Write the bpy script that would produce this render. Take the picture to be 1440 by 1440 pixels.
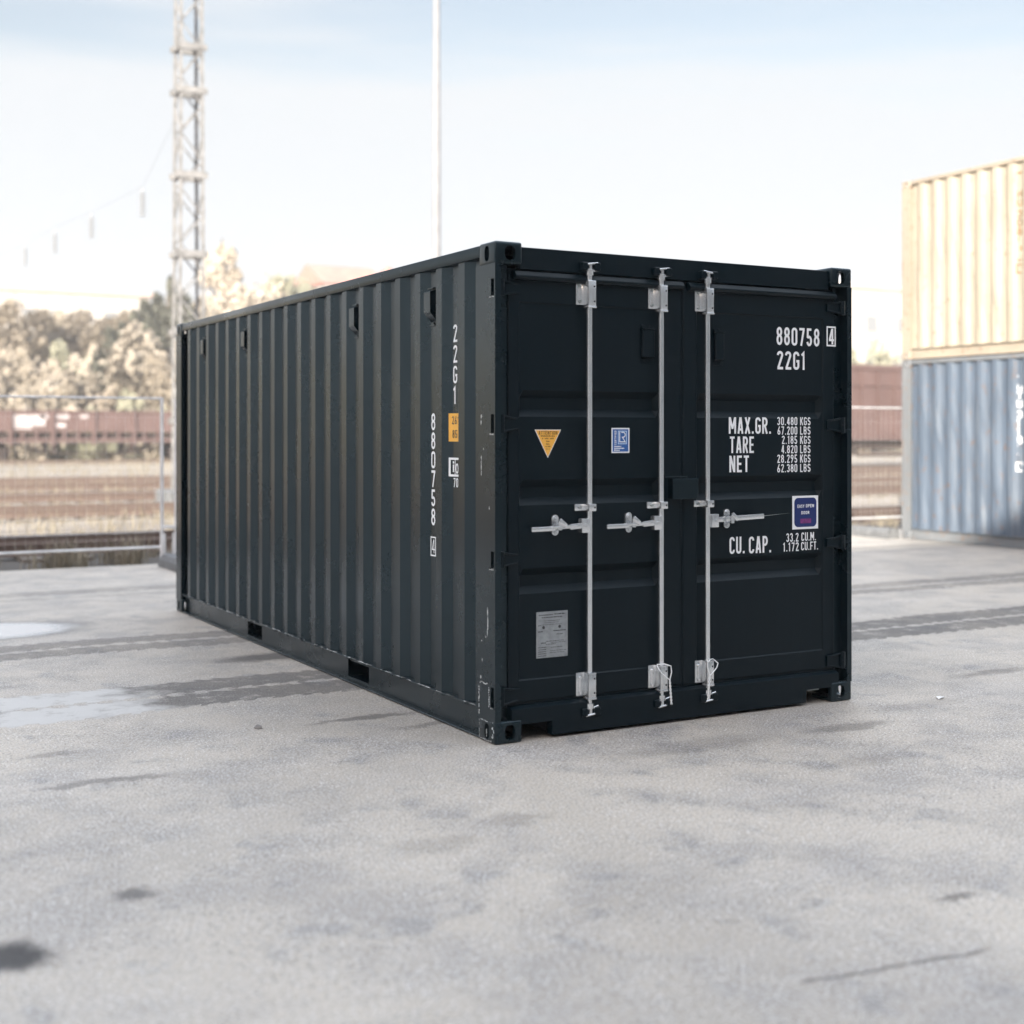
import bpy, bmesh, math, random
from mathutils import Vector, Matrix
R_ = math.radians
random.seed(7)
S = bpy.context.scene
for o in list(bpy.data.objects): bpy.data.objects.remove(o)

# ------------------------------------------------------------------ camera, sky, sun, exposure
cam = bpy.data.cameras.new('camera'); co = bpy.data.objects.new('camera', cam); S.collection.objects.link(co)
co.location = (-3.287, -6.06, 1.596)
co.rotation_euler = (R_(90), 0, -0.5096)
cam.sensor_width = 36; cam.lens = 1891.0/1440*36
cam.shift_y = -(720-610.9)/1440
cam.clip_start = 0.1; cam.clip_end = 2000
cam.dof.use_dof = True; cam.dof.focus_distance = 7.9; cam.dof.aperture_fstop = 1.2
S.camera = co
S.render.resolution_x = S.render.resolution_y = 1024
S.view_settings.view_transform = 'Standard'; S.view_settings.look = 'None'
S.view_settings.exposure = 2.35; S.view_settings.gamma = 1

SUN = Vector((-1.0, -1.0, 0.5)).normalized()            # direction towards the sun
W = bpy.data.worlds.new('World'); S.world = W; W.use_nodes = True
nt = W.node_tree; nt.nodes.clear()
def wn(t, **k):
    n = nt.nodes.new(t)
    for a, b in k.items(): setattr(n, a, b)
    return n
out = wn('ShaderNodeOutputWorld'); bg = wn('ShaderNodeBackground'); bg.inputs[1].default_value = 0.1
sky = wn('ShaderNodeTexSky', sky_type='NISHITA', sun_disc=False)
sky.sun_elevation = math.asin(SUN.z); sky.sun_rotation = math.atan2(SUN.x, SUN.y) % (2*math.pi)
sky.air_density = 1.0; sky.dust_density = 1.5
tc = wn('ShaderNodeTexCoord'); mp = wn('ShaderNodeMapping'); mp.inputs['Scale'].default_value = (1.0, 1.0, 9.0)
mp.inputs['Rotation'].default_value = (R_(4), R_(-3), R_(20)); mp.inputs['Location'].default_value = (0.3, 1.1, 0.35)
no = wn('ShaderNodeTexNoise'); no.inputs['Scale'].default_value = 1.6; no.inputs['Detail'].default_value = 7; no.inputs['Roughness'].default_value = 0.55
nt.links.new(tc.outputs['Generated'], mp.inputs[0]); nt.links.new(mp.outputs[0], no.inputs['Vector'])
sx = wn('ShaderNodeSeparateXYZ'); nt.links.new(tc.outputs['Generated'], sx.inputs[0])
# cloud cover: a bank along the horizon thinning upwards, streaked by noise
mr = wn('ShaderNodeMapRange'); mr.inputs[1].default_value = 0.17; mr.inputs[2].default_value = 0.27; mr.inputs[3].default_value = 0.45; mr.inputs[4].default_value = 0.0
nt.links.new(sx.outputs[2], mr.inputs[0])
ad = wn('ShaderNodeMath', operation='ADD'); nt.links.new(mr.outputs[0], ad.inputs[0]); nt.links.new(no.outputs['Fac'], ad.inputs[1])
cr = wn('ShaderNodeMapRange'); cr.interpolation_type = 'SMOOTHSTEP'
cr.inputs[1].default_value = 0.40; cr.inputs[2].default_value = 0.72; cr.inputs[3].default_value = 0.12; cr.inputs[4].default_value = 0.97
nt.links.new(ad.outputs[0], cr.inputs[0])
mx = wn('ShaderNodeMix', data_type='RGBA'); mx.inputs[7].default_value = (1.68, 1.74, 1.80, 1)
hs = wn('ShaderNodeMix', data_type='RGBA', blend_type='MULTIPLY'); hs.inputs[0].default_value = 1; hs.inputs[7].default_value = (.50, .405, .335, 1)
nt.links.new(sky.outputs[0], hs.inputs[6])
nt.links.new(cr.outputs[0], mx.inputs[0]); nt.links.new(hs.outputs[2], mx.inputs[6])
zen = wn('ShaderNodeMapRange'); zen.interpolation_type = 'SMOOTHSTEP'      # unseen sky overhead, brightened to fill the shaded yard
zen.inputs[1].default_value = .33; zen.inputs[2].default_value = .75; zen.inputs[3].default_value = 1.0; zen.inputs[4].default_value = 4.2
nt.links.new(sx.outputs[2], zen.inputs[0])
zm = wn('ShaderNodeVectorMath', operation='SCALE'); nt.links.new(mx.outputs[2], zm.inputs[0]); nt.links.new(zen.outputs[0], zm.inputs['Scale'])
nt.links.new(zm.outputs[0], bg.inputs[0]); nt.links.new(bg.outputs[0], out.inputs[0])

sl = bpy.data.lights.new('sun', 'SUN'); sl.energy = 2.6; sl.angle = R_(0.6); sl.color = (1, 0.93, 0.82)
so = bpy.data.objects.new('sun', sl); S.collection.objects.link(so); so.rotation_euler = SUN.to_track_quat('Z', 'Y').to_euler()
so.location = (-20, -30, 30)

# ------------------------------------------------------------------ node helper and materials
class G:
    def __init__(s, name):
        s.m = bpy.data.materials.new(name); s.m.use_nodes = True; s.t = s.m.node_tree
        s.p = s.t.nodes['Principled BSDF']; s._tc = None
    def n(s, t, **k):
        x = s.t.nodes.new(t)
        for a, b in k.items(): setattr(x, a, b)
        return x
    def put(s, v, i):
        if isinstance(v, bpy.types.NodeSocket): s.t.links.new(v, i)
        elif v is not None:
            try: i.default_value = v
            except Exception: i.default_value = (*v, 1)
    def co(s, kind='Object'):
        if not s._tc: s._tc = s.n('ShaderNodeTexCoord')
        return s._tc.outputs[kind]
    def noise(s, sc, det=5, ro=.6, vec=None, stretch=None, dist=0, out='Fac'):
        v = vec or s.co()
        if stretch:
            m = s.n('ShaderNodeMapping'); s.put(v, m.inputs[0]); m.inputs['Scale'].default_value = stretch; v = m.outputs[0]
        x = s.n('ShaderNodeTexNoise'); s.put(v, x.inputs['Vector']); x.inputs['Scale'].default_value = sc
        x.inputs['Detail'].default_value = det; x.inputs['Roughness'].default_value = ro; x.inputs['Distortion'].default_value = dist
        return x.outputs[out]
    def math(s, op, a, b=None, c=None, clamp=False):
        x = s.n('ShaderNodeMath', operation=op, use_clamp=clamp); s.put(a, x.inputs[0])
        if b is not None: s.put(b, x.inputs[1])
        if c is not None: s.put(c, x.inputs[2])
        return x.outputs[0]
    def rng(s, v, a, b, c=0., d=1., smooth=True):
        x = s.n('ShaderNodeMapRange'); x.interpolation_type = 'SMOOTHSTEP' if smooth else 'LINEAR'
        s.put(v, x.inputs[0])
        for i, q in enumerate((a, b, c, d)): s.put(q, x.inputs[i+1])
        return x.outputs[0]
    def mix(s, f, a, b, bt='MIX'):
        x = s.n('ShaderNodeMix', data_type='RGBA', blend_type=bt); s.put(f, x.inputs[0])
        for v, i in ((a, x.inputs[6]), (b, x.inputs[7])):
            if isinstance(v, bpy.types.NodeSocket): s.t.links.new(v, i)
            else: i.default_value = (*v[:3], 1)
        return x.outputs[2]
    def xyz(s, v=None):
        x = s.n('ShaderNodeSeparateXYZ'); s.put(v or s.co(), x.inputs[0]); return x.outputs
    def fin(s, col=None, rough=None, metal=None, bump=None, bs=.3, bd=.01, spec=None):
        if col is not None:
            if isinstance(col, bpy.types.NodeSocket): s.t.links.new(col, s.p.inputs['Base Color'])
            else: s.p.inputs['Base Color'].default_value = (*col[:3], 1)
        if rough is not None: s.put(rough, s.p.inputs['Roughness'])
        if metal is not None: s.put(metal, s.p.inputs['Metallic'])
        if spec is not None: s.put(spec, s.p.inputs['Specular IOR Level'])
        if bump is not None:
            b = s.n('ShaderNodeBump'); b.inputs['Strength'].default_value = bs; b.inputs['Distance'].default_value = bd
            s.put(bump, b.inputs['Height']); s.t.links.new(b.outputs[0], s.p.inputs['Normal'])
        return s.m

def flat(name, col, rough=.5, metal=0, var=.12, sc=8):
    g = G(name); n = g.noise(sc, 4)
    c = g.mix(g.rng(n, .3, .7), tuple(x*(1-var) for x in col), tuple(x*(1+var) for x in col))
    return g.fin(c, g.rng(n, .3, .7, max(0, rough-.06), rough+.06), metal)

M = {}
def paint(name, base, rough=.42, dust=(.10, .105, .10), dn=.25, spec=.5):
    g = G(name)
    big = g.noise(1.3, 6, .62); st = g.noise(4, 6, .6, stretch=(6, 6, .35)); fine = g.noise(60, 3, .6)
    c = g.mix(g.rng(st, .42, .8, 0, dn), base, dust)
    c = g.mix(g.rng(big, .45, .75, 0, .35), c, tuple(x*.72 for x in base))
    r = g.math('ADD', g.rng(big, .3, .7, rough-.05, rough+.08), g.rng(fine, .3, .7, -.006, .006))
    return g.fin(c, r, 0, g.math('ADD', g.noise(1.1, 2, .5), g.math('MULTIPLY', fine, .0008)), .35, .014, spec)
M['paint'] = paint('dark_container_paint', (.0004, .0055, .0090), .40, (.006, .016, .021), .18, .22)
M['paint_side'] = paint('dark_container_side_paint', (.0008, .0045, .0070), .27, (.005, .013, .017), .12, .58)
M['paint_side'].node_tree.nodes['Principled BSDF'].inputs['Specular Tint'].default_value = (.70, .90, 1.0, 1)
def worn(name, base, rust, amt, dirt=(.2, .19, .17)):
    g = G(name)
    big = g.noise(.9, 7, .65); st = g.noise(3, 7, .65, stretch=(5, 5, .3)); sp = g.noise(9, 8, .7)
    c = g.mix(g.rng(big, .35, .7, 0, .5), base, tuple(x*1.35 for x in base))
    c = g.mix(g.rng(st, .5, .72, 0, .55), c, dirt)
    c = g.mix(g.rng(sp, .60-amt*.06, .70-amt*.06, 0, .9), c, rust)
    return g.fin(c, g.rng(big, .3, .7, .45, .65), 0, big, .3, .01)
M['blue'] = worn('weathered_blue_paint', (.072, .096, .130), (.13, .085, .065), .7, (.18, .195, .215))
M['blueframe'] = worn('weathered_blue_frame', (.14, .15, .16), (.2, .13, .09), .9, (.22, .22, .22))
M['yellow'] = worn('weathered_cream_paint', (.31, .275, .218), (.24, .16, .10), .4, (.29, .26, .21))
M['yellowframe'] = worn('weathered_cream_frame', (.29, .25, .20), (.22, .14, .095), .9, (.4, .3, .2))
g = G('galvanised_steel'); n = g.noise(2.2, 2)
M['zinc'] = g.fin(g.mix(g.rng(n, .35, .65), (.68, .71, .73), (.80, .82, .83)), g.rng(n, .3, .7, .22, .27), .86)
M['zincdull'] = flat('dull_zinc_plate', (.33, .36, .36), .48, .55, .2, 20)
M['rubber'] = flat('black_rubber', (.012, .014, .015), .5)
M['void'] = flat('black_interior', (.006, .006, .006), .9)
M['white'] = flat('white_marking_vinyl', (.80, .81, .82), .45, 0, .04, 20)
M['chip'] = flat('bare_chipped_metal', (.62, .63, .62), .5, .1, .2, 60)
M['yel'] = flat('amber_sticker_vinyl', (.80, .42, .07), .4, 0, .05)
M['yeld'] = flat('brown_print', (.16, .07, .01), .5)
M['blu'] = flat('blue_sticker_vinyl', (.02, .10, .33), .4, 0, .06)
M['lblu'] = flat('pale_blue_print', (.42, .55, .75), .4)
M['navy'] = flat('navy_sticker_vinyl', (.008, .022, .12), .35, 0, .06)
M['magenta'] = flat('magenta_print', (.16, .03, .15), .5, 0, .35, 90)
M['plate'] = flat('brushed_data_plate', (.30, .32, .33), .5, .35, .15, 30)
M['ink'] = flat('black_print', (.03, .03, .035), .5)
M['cord'] = flat('white_wire', (.82, .83, .83), .4)
M['galvtube'] = flat('galvanised_fence_tube', (.58, .59, .60), .5, .2, .15, 6)
M['foot'] = flat('grey_concrete_fence_foot', (.13, .135, .14), .8, 0, .25, 12)
M['masts'] = flat('pale_lattice_steel', (.215, .212, .21), .7, .1, .3, 4)
M['pole'] = flat('pale_grey_pole', (.22, .22, .23), .6, .1, .12, 3)
g = G('rusty_rail'); n = g.noise(12, 5); M['rail'] = g.fin(g.mix(n, (.12, .085, .07), (.20, .155, .135)), .6, .3)
M['sleeper'] = flat('weathered_sleeper', (.15, .13, .11), .85, 0, .3, 5)
M['wagon'] = worn('oxide_wagon_paint', (.105, .066, .060), (.08, .05, .042), .6, (.14, .10, .093))
M['under'] = flat('dirty_underframe', (.04, .028, .024), .8, 0, .3)
M['wmark'] = flat('chalky_white_wagon_marking', (.42, .38, .38), .7, 0, .3, 3)
M['insul'] = flat('glazed_insulator', (.30, .31, .32), .4)
M['concrete'] = worn('pale_render_wall', (.42, .39, .36), (.3, .27, .24), .1, (.36, .32, .28))
M['redroof'] = flat('red_clay_roof', (.40, .19, .15), .7, 0, .2, 1)
M['glass'] = flat('dark_window_glass', (.22, .23, .24), .15)
M['hall'] = worn('grey_brown_hall_cladding', (.16, .155, .15), (.12, .11, .1), .1, (.2, .19, .18))
M['stone'] = flat('grey_stone', (.2, .19, .18), .8)
M['paper'] = flat('white_paper', (.8, .8, .78), .7)
M['bark'] = flat('pale_bark', (.15, .12, .09), .9, 0, .3, 3)

def leafm(name, a, b):
    g = G(name); oi = g.n('ShaderNodeObjectInfo'); ge = g.n('ShaderNodeNewGeometry')
    f = g.math('MULTIPLY_ADD', oi.outputs['Random'], .5, g.math('MULTIPLY', ge.outputs['Random Per Island'], .5))
    m = g.fin(g.mix(f, a, b), .7)
    g.p.inputs['Subsurface Weight'].default_value = 0
    return m
M['leafdry'] = leafm('dry_ochre_foliage', (.25, .215, .165), (.36, .31, .245))
M['leafbeige'] = leafm('pale_autumn_foliage', (.36, .315, .25), (.47, .405, .33))
M['leafdark'] = leafm('dull_evergreen_foliage', (.09, .095, .075), (.16, .16, .125))
M['leafolive'] = leafm('olive_foliage', (.18, .18, .12), (.29, .28, .20))
M['weed'] = leafm('dry_weed_stems', (.15, .13, .09), (.32, .28, .21))

# ------------------------------------------------------------------ mesh helpers
class MB:
    def __init__(s): s.v = []; s.f = []
    def add(s, vs, fs):
        o = len(s.v); s.v += [tuple(x) for x in vs]; s.f += [tuple(i+o for i in f) for f in fs]; return s
    def bm(s, bm):
        bm.verts.ensure_lookup_table(); bm.verts.index_update()
        s.add([v.co[:] for v in bm.verts], [[v.index for v in f.verts] for f in bm.faces]); bm.free(); return s
    def box(s, a, b, bev=0, seg=1, mat=None):
        bm = bmesh.new(); bmesh.ops.create_cube(bm, size=1)
        for v in bm.verts:
            for i in range(3): v.co[i] = (a[i]+b[i])/2 + v.co[i]*(b[i]-a[i])
        if bev: bmesh.ops.bevel(bm, geom=bm.edges[:], offset=bev, segments=seg, affect='EDGES', profile=.5)
        if mat: bmesh.ops.transform(bm, matrix=mat, verts=bm.verts)
        return s.bm(bm)
    def cyl(s, p, q, r, r2=None, n=14, cap=True):
        p = Vector(p); q = Vector(q); r2 = r if r2 is None else r2
        z = (q-p).normalized(); x = z.orthogonal().normalized(); y = z.cross(x)
        vs = []
        for c, rr in ((p, r), (q, r2)):
            for i in range(n):
                a = 2*math.pi*i/n; vs.append(c + x*math.cos(a)*rr + y*math.sin(a)*rr)
        fs = [(i, (i+1) % n, n+(i+1) % n, n+i) for i in range(n)]
        if cap: fs += [tuple(range(n))[::-1], tuple(range(n, 2*n))]
        return s.add(vs, fs)
    def tube(s, pts, r, n=8):
        pts = [Vector(p) for p in pts]; rings = []; x = None
        for i, p in enumerate(pts):
            t = (pts[min(i+1, len(pts)-1)] - pts[max(i-1, 0)]).normalized()
            if x is None: x = t.orthogonal().normalized()
            x = (x - t*x.dot(t)).normalized(); y = t.cross(x)
            rr = r(i/(len(pts)-1)) if callable(r) else r
            rings.append([p + x*math.cos(2*math.pi*k/n)*rr + y*math.sin(2*math.pi*k/n)*rr for k in range(n)])
        vs = [v for rg in rings for v in rg]
        fs = [(i*n+k, i*n+(k+1) % n, (i+1)*n+(k+1) % n, (i+1)*n+k) for i in range(len(pts)-1) for k in range(n)]
        fs += [tuple(range(n))[::-1], tuple(range((len(pts)-1)*n, len(pts)*n))]
        return s.add(vs, fs)
    def prism(s, poly, z0, z1, ax=2):
        """poly in the two other axes (in order), extruded along ax"""
        n = len(poly)
        def P(p, z):
            l = [p[0], p[1]]; l.insert(ax, z); return tuple(l)
        vs = [P(p, z0) for p in poly] + [P(p, z1) for p in poly]
        fs = [(i, (i+1) % n, n+(i+1) % n, n+i) for i in range(n)] + [tuple(range(n))[::-1], tuple(range(n, 2*n))]
        return s.add(vs, fs)
    def build(s, name, mat, parent=None, smooth=False, recalc=True, loc=None):
        me = bpy.data.meshes.new(name); me.from_pydata(s.v, [], s.f)
        if recalc:
            bm = bmesh.new(); bm.from_mesh(me); bmesh.ops.recalc_face_normals(bm, faces=bm.faces); bm.to_mesh(me); bm.free()
        if smooth:
            me.shade_smooth() if hasattr(me, 'shade_smooth') else None
            try: me.set_sharp_from_angle(angle=R_(35))
            except Exception: pass
        me.materials.append(M[mat] if isinstance(mat, str) else mat)
        o = bpy.data.objects.new(name, me); S.collection.objects.link(o)
        if parent: o.parent = parent
        if loc: o.location = loc
        return o
def tag(o, label=None, cat=None, group=None, kind=None):
    for k, v in (('label', label), ('category', cat), ('group', group), ('kind', kind)):
        if v: o[k] = v
    return o
def empty(name, loc=(0, 0, 0), rz=0):
    o = bpy.data.objects.new(name, None); S.collection.objects.link(o); o.location = loc; o.rotation_euler = (0, 0, rz)
    o.empty_display_size = .3
    return o
def children(o): return [c for c in bpy.data.objects if c.parent == o]
def copy_tree(o, parent=None):
    c = o.copy(); S.collection.objects.link(c)
    if parent: c.parent = parent
    for ch in children(o): copy_tree(ch, c)
    return c

# ------------------------------------------------------------------ stroke lettering
def A(cx, cy, rx, ry, a0, a1, n=9): return [(cx+rx*math.cos(R_(a0+(a1-a0)*i/n)), cy+ry*math.sin(R_(a0+(a1-a0)*i/n))) for i in range(n+1)]
w_, t_, l, r, b, T, c_, R0 = .42, .125, .0625, .3575, .0625, .9375, .21, .1475
def loop(p): return ('c', p[:-1])
GL = {
 '0': (.42, [('c', A(c_, T-R0, R0, R0, 0, 180)+A(c_, b+R0, R0, R0, 180, 360))]),
 '1': (.28, [[(.03, .80), (.165, .94), (.165, 0)]]),
 '2': (.42, [A(c_, T-R0, R0, R0, 185, -25)+[(.085, .07)], [(.03, b), (.42, b)]]),
 '3': (.42, [A(c_-.01, T-.205, R0, .205, 165, -90), A(c_-.01, b+.235, R0, .235, 90, -165)]),
 '4': (.44, [[(.31, 0), (.31, 1)], [(.28, .98), (.08, .27)], [(.03, .27), (.44, .27)]]),
 '5': (.42, [[(.37, T), (.10, T), (.085, .52)]+A(c_-.01, b+.23, R0, .235, 120, -165)]),
 '6': (.42, [loop(A(c_, b+.205, R0, .205, 0, 360, 16)), [(l+.003, .27), (.10, .46), (.30, 1)]]),
 '7': (.42, [[(.02, T), (.41, T)], [(.35, .93), (.15, 0)]]),
 '8': (.42, [loop(A(c_, T-.20, R0*.92, .20, 0, 360, 16)), loop(A(c_, b+.235, R0, .235, 0, 360, 16))]),
 '9': (.42, [loop(A(c_, T-.205, R0, .205, 0, 360, 16)), [(r-.003, .73), (.32, .54), (.12, 0)]]),
 'A': (.44, [[(.06, 0), (.20, 1)], [(.38, 0), (.24, 1)], [(.11, .26), (.33, .26)]]),
 'B': (.42, [[(.06, b), (l, T), (c_, T)]+A(c_, T-.205, R0*.95, .205, 90, -90)[1:]+[(.12, .525)], [(.12, .5)]+A(c_, b+.22, R0, .22, 90, -90)+[(.12, b)]]),
 'C': (.42, [A(c_, T-R0, R0, R0, -12, 180)+A(c_, b+R0, R0, R0, 180, 372)]),
 'D': (.42, [('c', [(l, b), (l, T)]+A(c_, T-R0, R0, R0, 90, 0)+A(c_, b+R0, R0, R0, 0, -90))]),
 'E': (.39, [[(.38, T), (l, T), (l, b), (.38, b)], [(.1, .5), (.34, .5)]]),
 'F': (.38, [[(.38, T), (l, T), (l, 0)], [(.1, .5), (.34, .5)]]),
 'G': (.42, [A(c_, T-R0, R0, R0, -8, 180)+A(c_, b+R0, R0, R0, 180, 360)+[(r, .47), (.22, .47)]]),
 'H': (.42, [[(l, 0), (l, 1)], [(r, 0), (r, 1)], [(.1, .5), (.32, .5)]]),
 'I': (.15, [[(.075, 0), (.075, 1)]]),
 'K': (.42, [[(l, 0), (l, 1)], [(.38, 1), (.11, .44)], [(.17, .55), (.39, 0)]]),
 'L': (.36, [[(l, 1), (l, b), (.36, b)]]),
 'M': (.56, [[(l, 0), (l, 1)], [(.4975, 0), (.4975, 1)], [(.085, .97), (.28, .30)], [(.475, .97), (.28, .30)]]),
 'N': (.44, [[(l, 0), (l, 1)], [(.3775, 0), (.3775, 1)], [(.085, .97), (.355, .03)]]),
 'P': (.42, [[(l, 0), (l, T), (c_, T)]+A(c_, T-.23, R0, .23, 90, -90)[1:]+[(.1, .477)]]),
 'R': (.42, [[(l, 0), (l, T), (c_, T)]+A(c_, T-.22, R0, .22, 90, -90)[1:]+[(.1, .497)], [(.21, .47), (.38, 0)]]),
 'S': (.42, [A(c_, T-.215, R0, .215, 15, 255)+A(c_, b+.225, R0, .225, 75, -165)]),
 'T': (.40, [[(0, T), (.40, T)], [(.20, 0), (.20, .9)]]),
 'U': (.42, [[(l, 1)]+A(c_, b+R0, R0, R0, 180, 360)+[(r, 1)]]),
 'X': (.42, [[(.05, 0), (.37, 1)], [(.05, 1), (.37, 0)]]),
 'Y': (.42, [[(.03, 1), (.21, .45), (.39, 1)], [(.21, 0), (.21, .48)]]),
 '.': (.15, [[(.075, 0), (.075, .14)]]), '-': (.25, [[(.02, .5), (.23, .5)]]), ' ': (.16, []),
}
GL['O'] = GL['0']
def strip(mb, pts, t, mapf, off, closed=False):
    n = len(pts); L = []; Rr = []
    for i in range(n):
        p = pts[i]; a = pts[i-1] if (i or closed) else None; q = pts[(i+1) % n] if (i < n-1 or closed) else None
        d1 = Vector((p[0]-a[0], p[1]-a[1])).normalized() if a else None
        d2 = Vector((q[0]-p[0], q[1]-p[1])).normalized() if q else None
        d1 = d1 or d2; d2 = d2 or d1
        n1 = Vector((-d1.y, d1.x)); n2 = Vector((-d2.y, d2.x)); m = (n1+n2)
        m = m.normalized() if m.length > 1e-6 else n1
        k = t/2/max(.5, m.dot(n1)); L.append((p[0]+m.x*k, p[1]+m.y*k)); Rr.append((p[0]-m.x*k, p[1]-m.y*k))
    vs = [mapf(x, y, off) for x, y in L]+[mapf(x, y, off) for x, y in Rr]
    fs = [(i, (i+1) % n, n+(i+1) % n, n+i) for i in range(n if closed else n-1)]
    mb.add(vs, fs)
def text(mb, s, x0, x1, z0, h, mapf, off=.0006, gap=.14, tk=1.0):
    wd = sum(GL[ch][0] for ch in s)+gap*(len(s)-1); kx = (x1-x0)/wd; x = 0
    for ch in s:
        gw, st = GL[ch]
        for i, q in enumerate(st):
            cl = isinstance(q, tuple) and q[0] == 'c'; q = q[1] if cl else q
            k = kx/h
            strip(mb, [(x0+(x+px)*kx, z0+py*h) for px, py in q], t_*h*tk*1.12*(.5+.5*k), mapf, off+i*.00012, cl)
        x += gw+gap
def rect(mb, x0, z0, x1, z1, mapf, off, nx=1):
    for i in range(nx):
        a = x0+(x1-x0)*i/nx; bb = x0+(x1-x0)*(i+1)/nx
        mb.add([mapf(a, z0, off), mapf(bb, z0, off), mapf(bb, z1, off), mapf(a, z1, off)], [(0, 1, 2, 3)])
def frame(mb, x0, z0, x1, z1, t, mapf, off):
    strip(mb, [(x0+t/2, z0+t/2), (x1-t/2, z0+t/2), (x1-t/2, z1-t/2), (x0+t/2, z1-t/2)], t, mapf, off, True)

# ------------------------------------------------------------------ ground
def yard_mat():
    g = G('worn_wet_asphalt'); P = g.co(); x, y, z = g.xyz(P)
    big = g.noise(.32, 5, .55); mid = g.noise(1.7, 6, .62); fine = g.noise(38, 4, .75); grit = g.noise(90, 2, .8); swirl = g.noise(.8, 5, .6, stretch=(.5, 1.8, 1))
    base = g.mix(g.rng(big, .3, .7), (.335, .294, .242), (.495, .438, .362))
    base = g.mix(g.rng(mid, .42, .64, 0, .55), base, (.215, .201, .188))
    base = g.mix(g.rng(swirl, .5, .68, 0, .35), base, (.42, .39, .36))
    blo = g.noise(3.2, 4, .6); base = g.mix(g.rng(blo, .56, .68, 0, .55), base, (.16, .158, .158))
    base = g.mix(g.rng(fine, .46, .64, 0, .4), base, (.42, .41, .40)); base = g.mix(g.rng(fine, .44, .30, 0, .45), base, (.16, .155, .155))
    base = g.mix(g.rng(grit, .47, .36, 0, .75), base, (.12, .12, .12))
    base = g.mix(g.rng(grit, .55, .64, 0, .85), base, (.62, .61, .60))
    rough = g.math('ADD', g.rng(mid, .3, .7, .42, .62), g.rng(big, .35, .65, -.05, .1))
    vo = g.n('ShaderNodeTexVoronoi'); vo.inputs['Scale'].default_value = 55; g.put(P, vo.inputs[0])
    fleck = g.math('MULTIPLY', g.rng(vo.outputs['Distance'], .26, .14), g.rng(g.noise(2.2, 4, .7), .36, .56))
    base = g.mix(g.math('MULTIPLY', fleck, .85), base, (.78, .77, .75))
    v2 = g.n('ShaderNodeTexVoronoi'); v2.inputs['Scale'].default_value = 31; g.put(P, v2.inputs[0])
    pit = g.math('MULTIPLY', g.rng(v2.outputs['Distance'], .28, .14), g.rng(g.noise(1.4, 4, .7), .45, .62)); base = g.mix(g.math('MULTIPLY', pit, .7), base, (.09, .088, .088))
    # tyre tracks running along x (dual tyres), edges cut by a tread pattern
    wob = g.math('MULTIPLY', g.math('SUBTRACT', g.noise(.25, 2), .5), .5)
    def track(yc, hw, s, tread=.035, x0=None, x1=None, per=.15):
        sl = g.math('ADD', g.math('SUBTRACT', y, yc), wob)
        ay = g.math('ABSOLUTE', sl)
        ph = g.math('FRACT', g.math('DIVIDE', g.math('ADD', g.math('ADD', x, g.math('MULTIPLY', g.noise(2.0, 3), .35)), g.math('MULTIPLY', ay, .7)), per))
        sq = g.rng(g.math('ABSOLUTE', g.math('SUBTRACT', ph, .5)), .2, .27)
        edge = g.math('ADD', g.math('SUBTRACT', hw, g.math('MULTIPLY', sq, tread)), g.math('MULTIPLY', g.math('SUBTRACT', g.noise(9, 4, .7), .5), .10))
        m = g.rng(g.math('SUBTRACT', edge, ay), -.015, .02)
        br = g.rng(g.noise(5, 6, .75), .30, .48, .25, 1)
        m = g.math('MULTIPLY', g.math('MULTIPLY', m, br), s)
        if x0 is not None: m = g.math('MULTIPLY', m, g.rng(x, x0, x0+1.5))
        if x1 is not None: m = g.math('MULTIPLY', m, g.rng(x, x1, x1-1.5))
        return m
    dark = None
    for a in ((1.90, .21, 1.), (2.34, .21, 1.), (4.10, .17, .75), (4.48, .18, .75), (8.0, .2, .5, .04), (7.55, .12, .3, .04), (11.4, .3, .25)):
        m = track(*a); dark = m if dark is None else g.math('MAXIMUM', dark, m)
    pale = g.math('MULTIPLY', dark, g.rng(g.math('ADD', x, g.math('MULTIPLY', g.math('SUBTRACT', mid, .5), 2.5)), -.95, -1.6))          # sky glare on the left run of the ruts, painted in as pale colour
    pale = g.math('MULTIPLY', pale, g.rng(y, 3.2, 3.0))
    col = g.mix(g.math('MULTIPLY', dark, .62), base, (.075, .075, .077))
    col = g.mix(pale, col, (.47, .46, .44))
    # stains with their own outlines
    nd = g.noise(7, 4, .7, out='Color'); vm = g.n('ShaderNodeVectorMath', operation='MULTIPLY_ADD'); g.put(nd, vm.inputs[0]); vm.inputs[1].default_value = (.24, .24, 0); g.put(P, vm.inputs[2])
    X, Y, Z = g.xyz(vm.outputs[0])
    st = None
    for (cx, cy, rx, ry, s) in ((-2.62, -1.73, .13, .13, .9), (-.10, 3.2, .42, .17, .7), (-.3, .95, .35, .05, .55), (.0, .62, .30, .05, .45), (-1.9, .25, .33, .06, .5), (-2.0, .9, .16, .06, .35),
        (-1.0, -1.35, .20, .10, .22), (-.55, -1.2, .14, .10, .26), (-2.15, -1.35, .07, .06, .6), (.3, -2.75, .10, .03, .6), (1.9, -.55, .30, .08, .45), (3.9, .25, .35, .08, .45), (6.1, 6.0, .9, .05, .35), (6.9, 6.8, .5, .05, .3),
        (1.4, -1.15, .3, .09, .2), (2.7, -.3, .4, .1, .2), (-.7, -2.2, .5, .2, .08), (.9, -.5, .5, .12, .25), (4.7, -.6, .4, .14, .3), (-2.3, 2.9, .4, .1, .3)):
        d = g.math('SQRT', g.math('ADD', g.math('POWER', g.math('DIVIDE', g.math('SUBTRACT', X, cx+.12), rx), 2), g.math('POWER', g.math('DIVIDE', g.math('SUBTRACT', Y, cy+.12), ry), 2)))
        m = g.math('MULTIPLY', g.rng(d, 1.35, .45), s); st = m if st is None else g.math('MAXIMUM', st, m)
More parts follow.
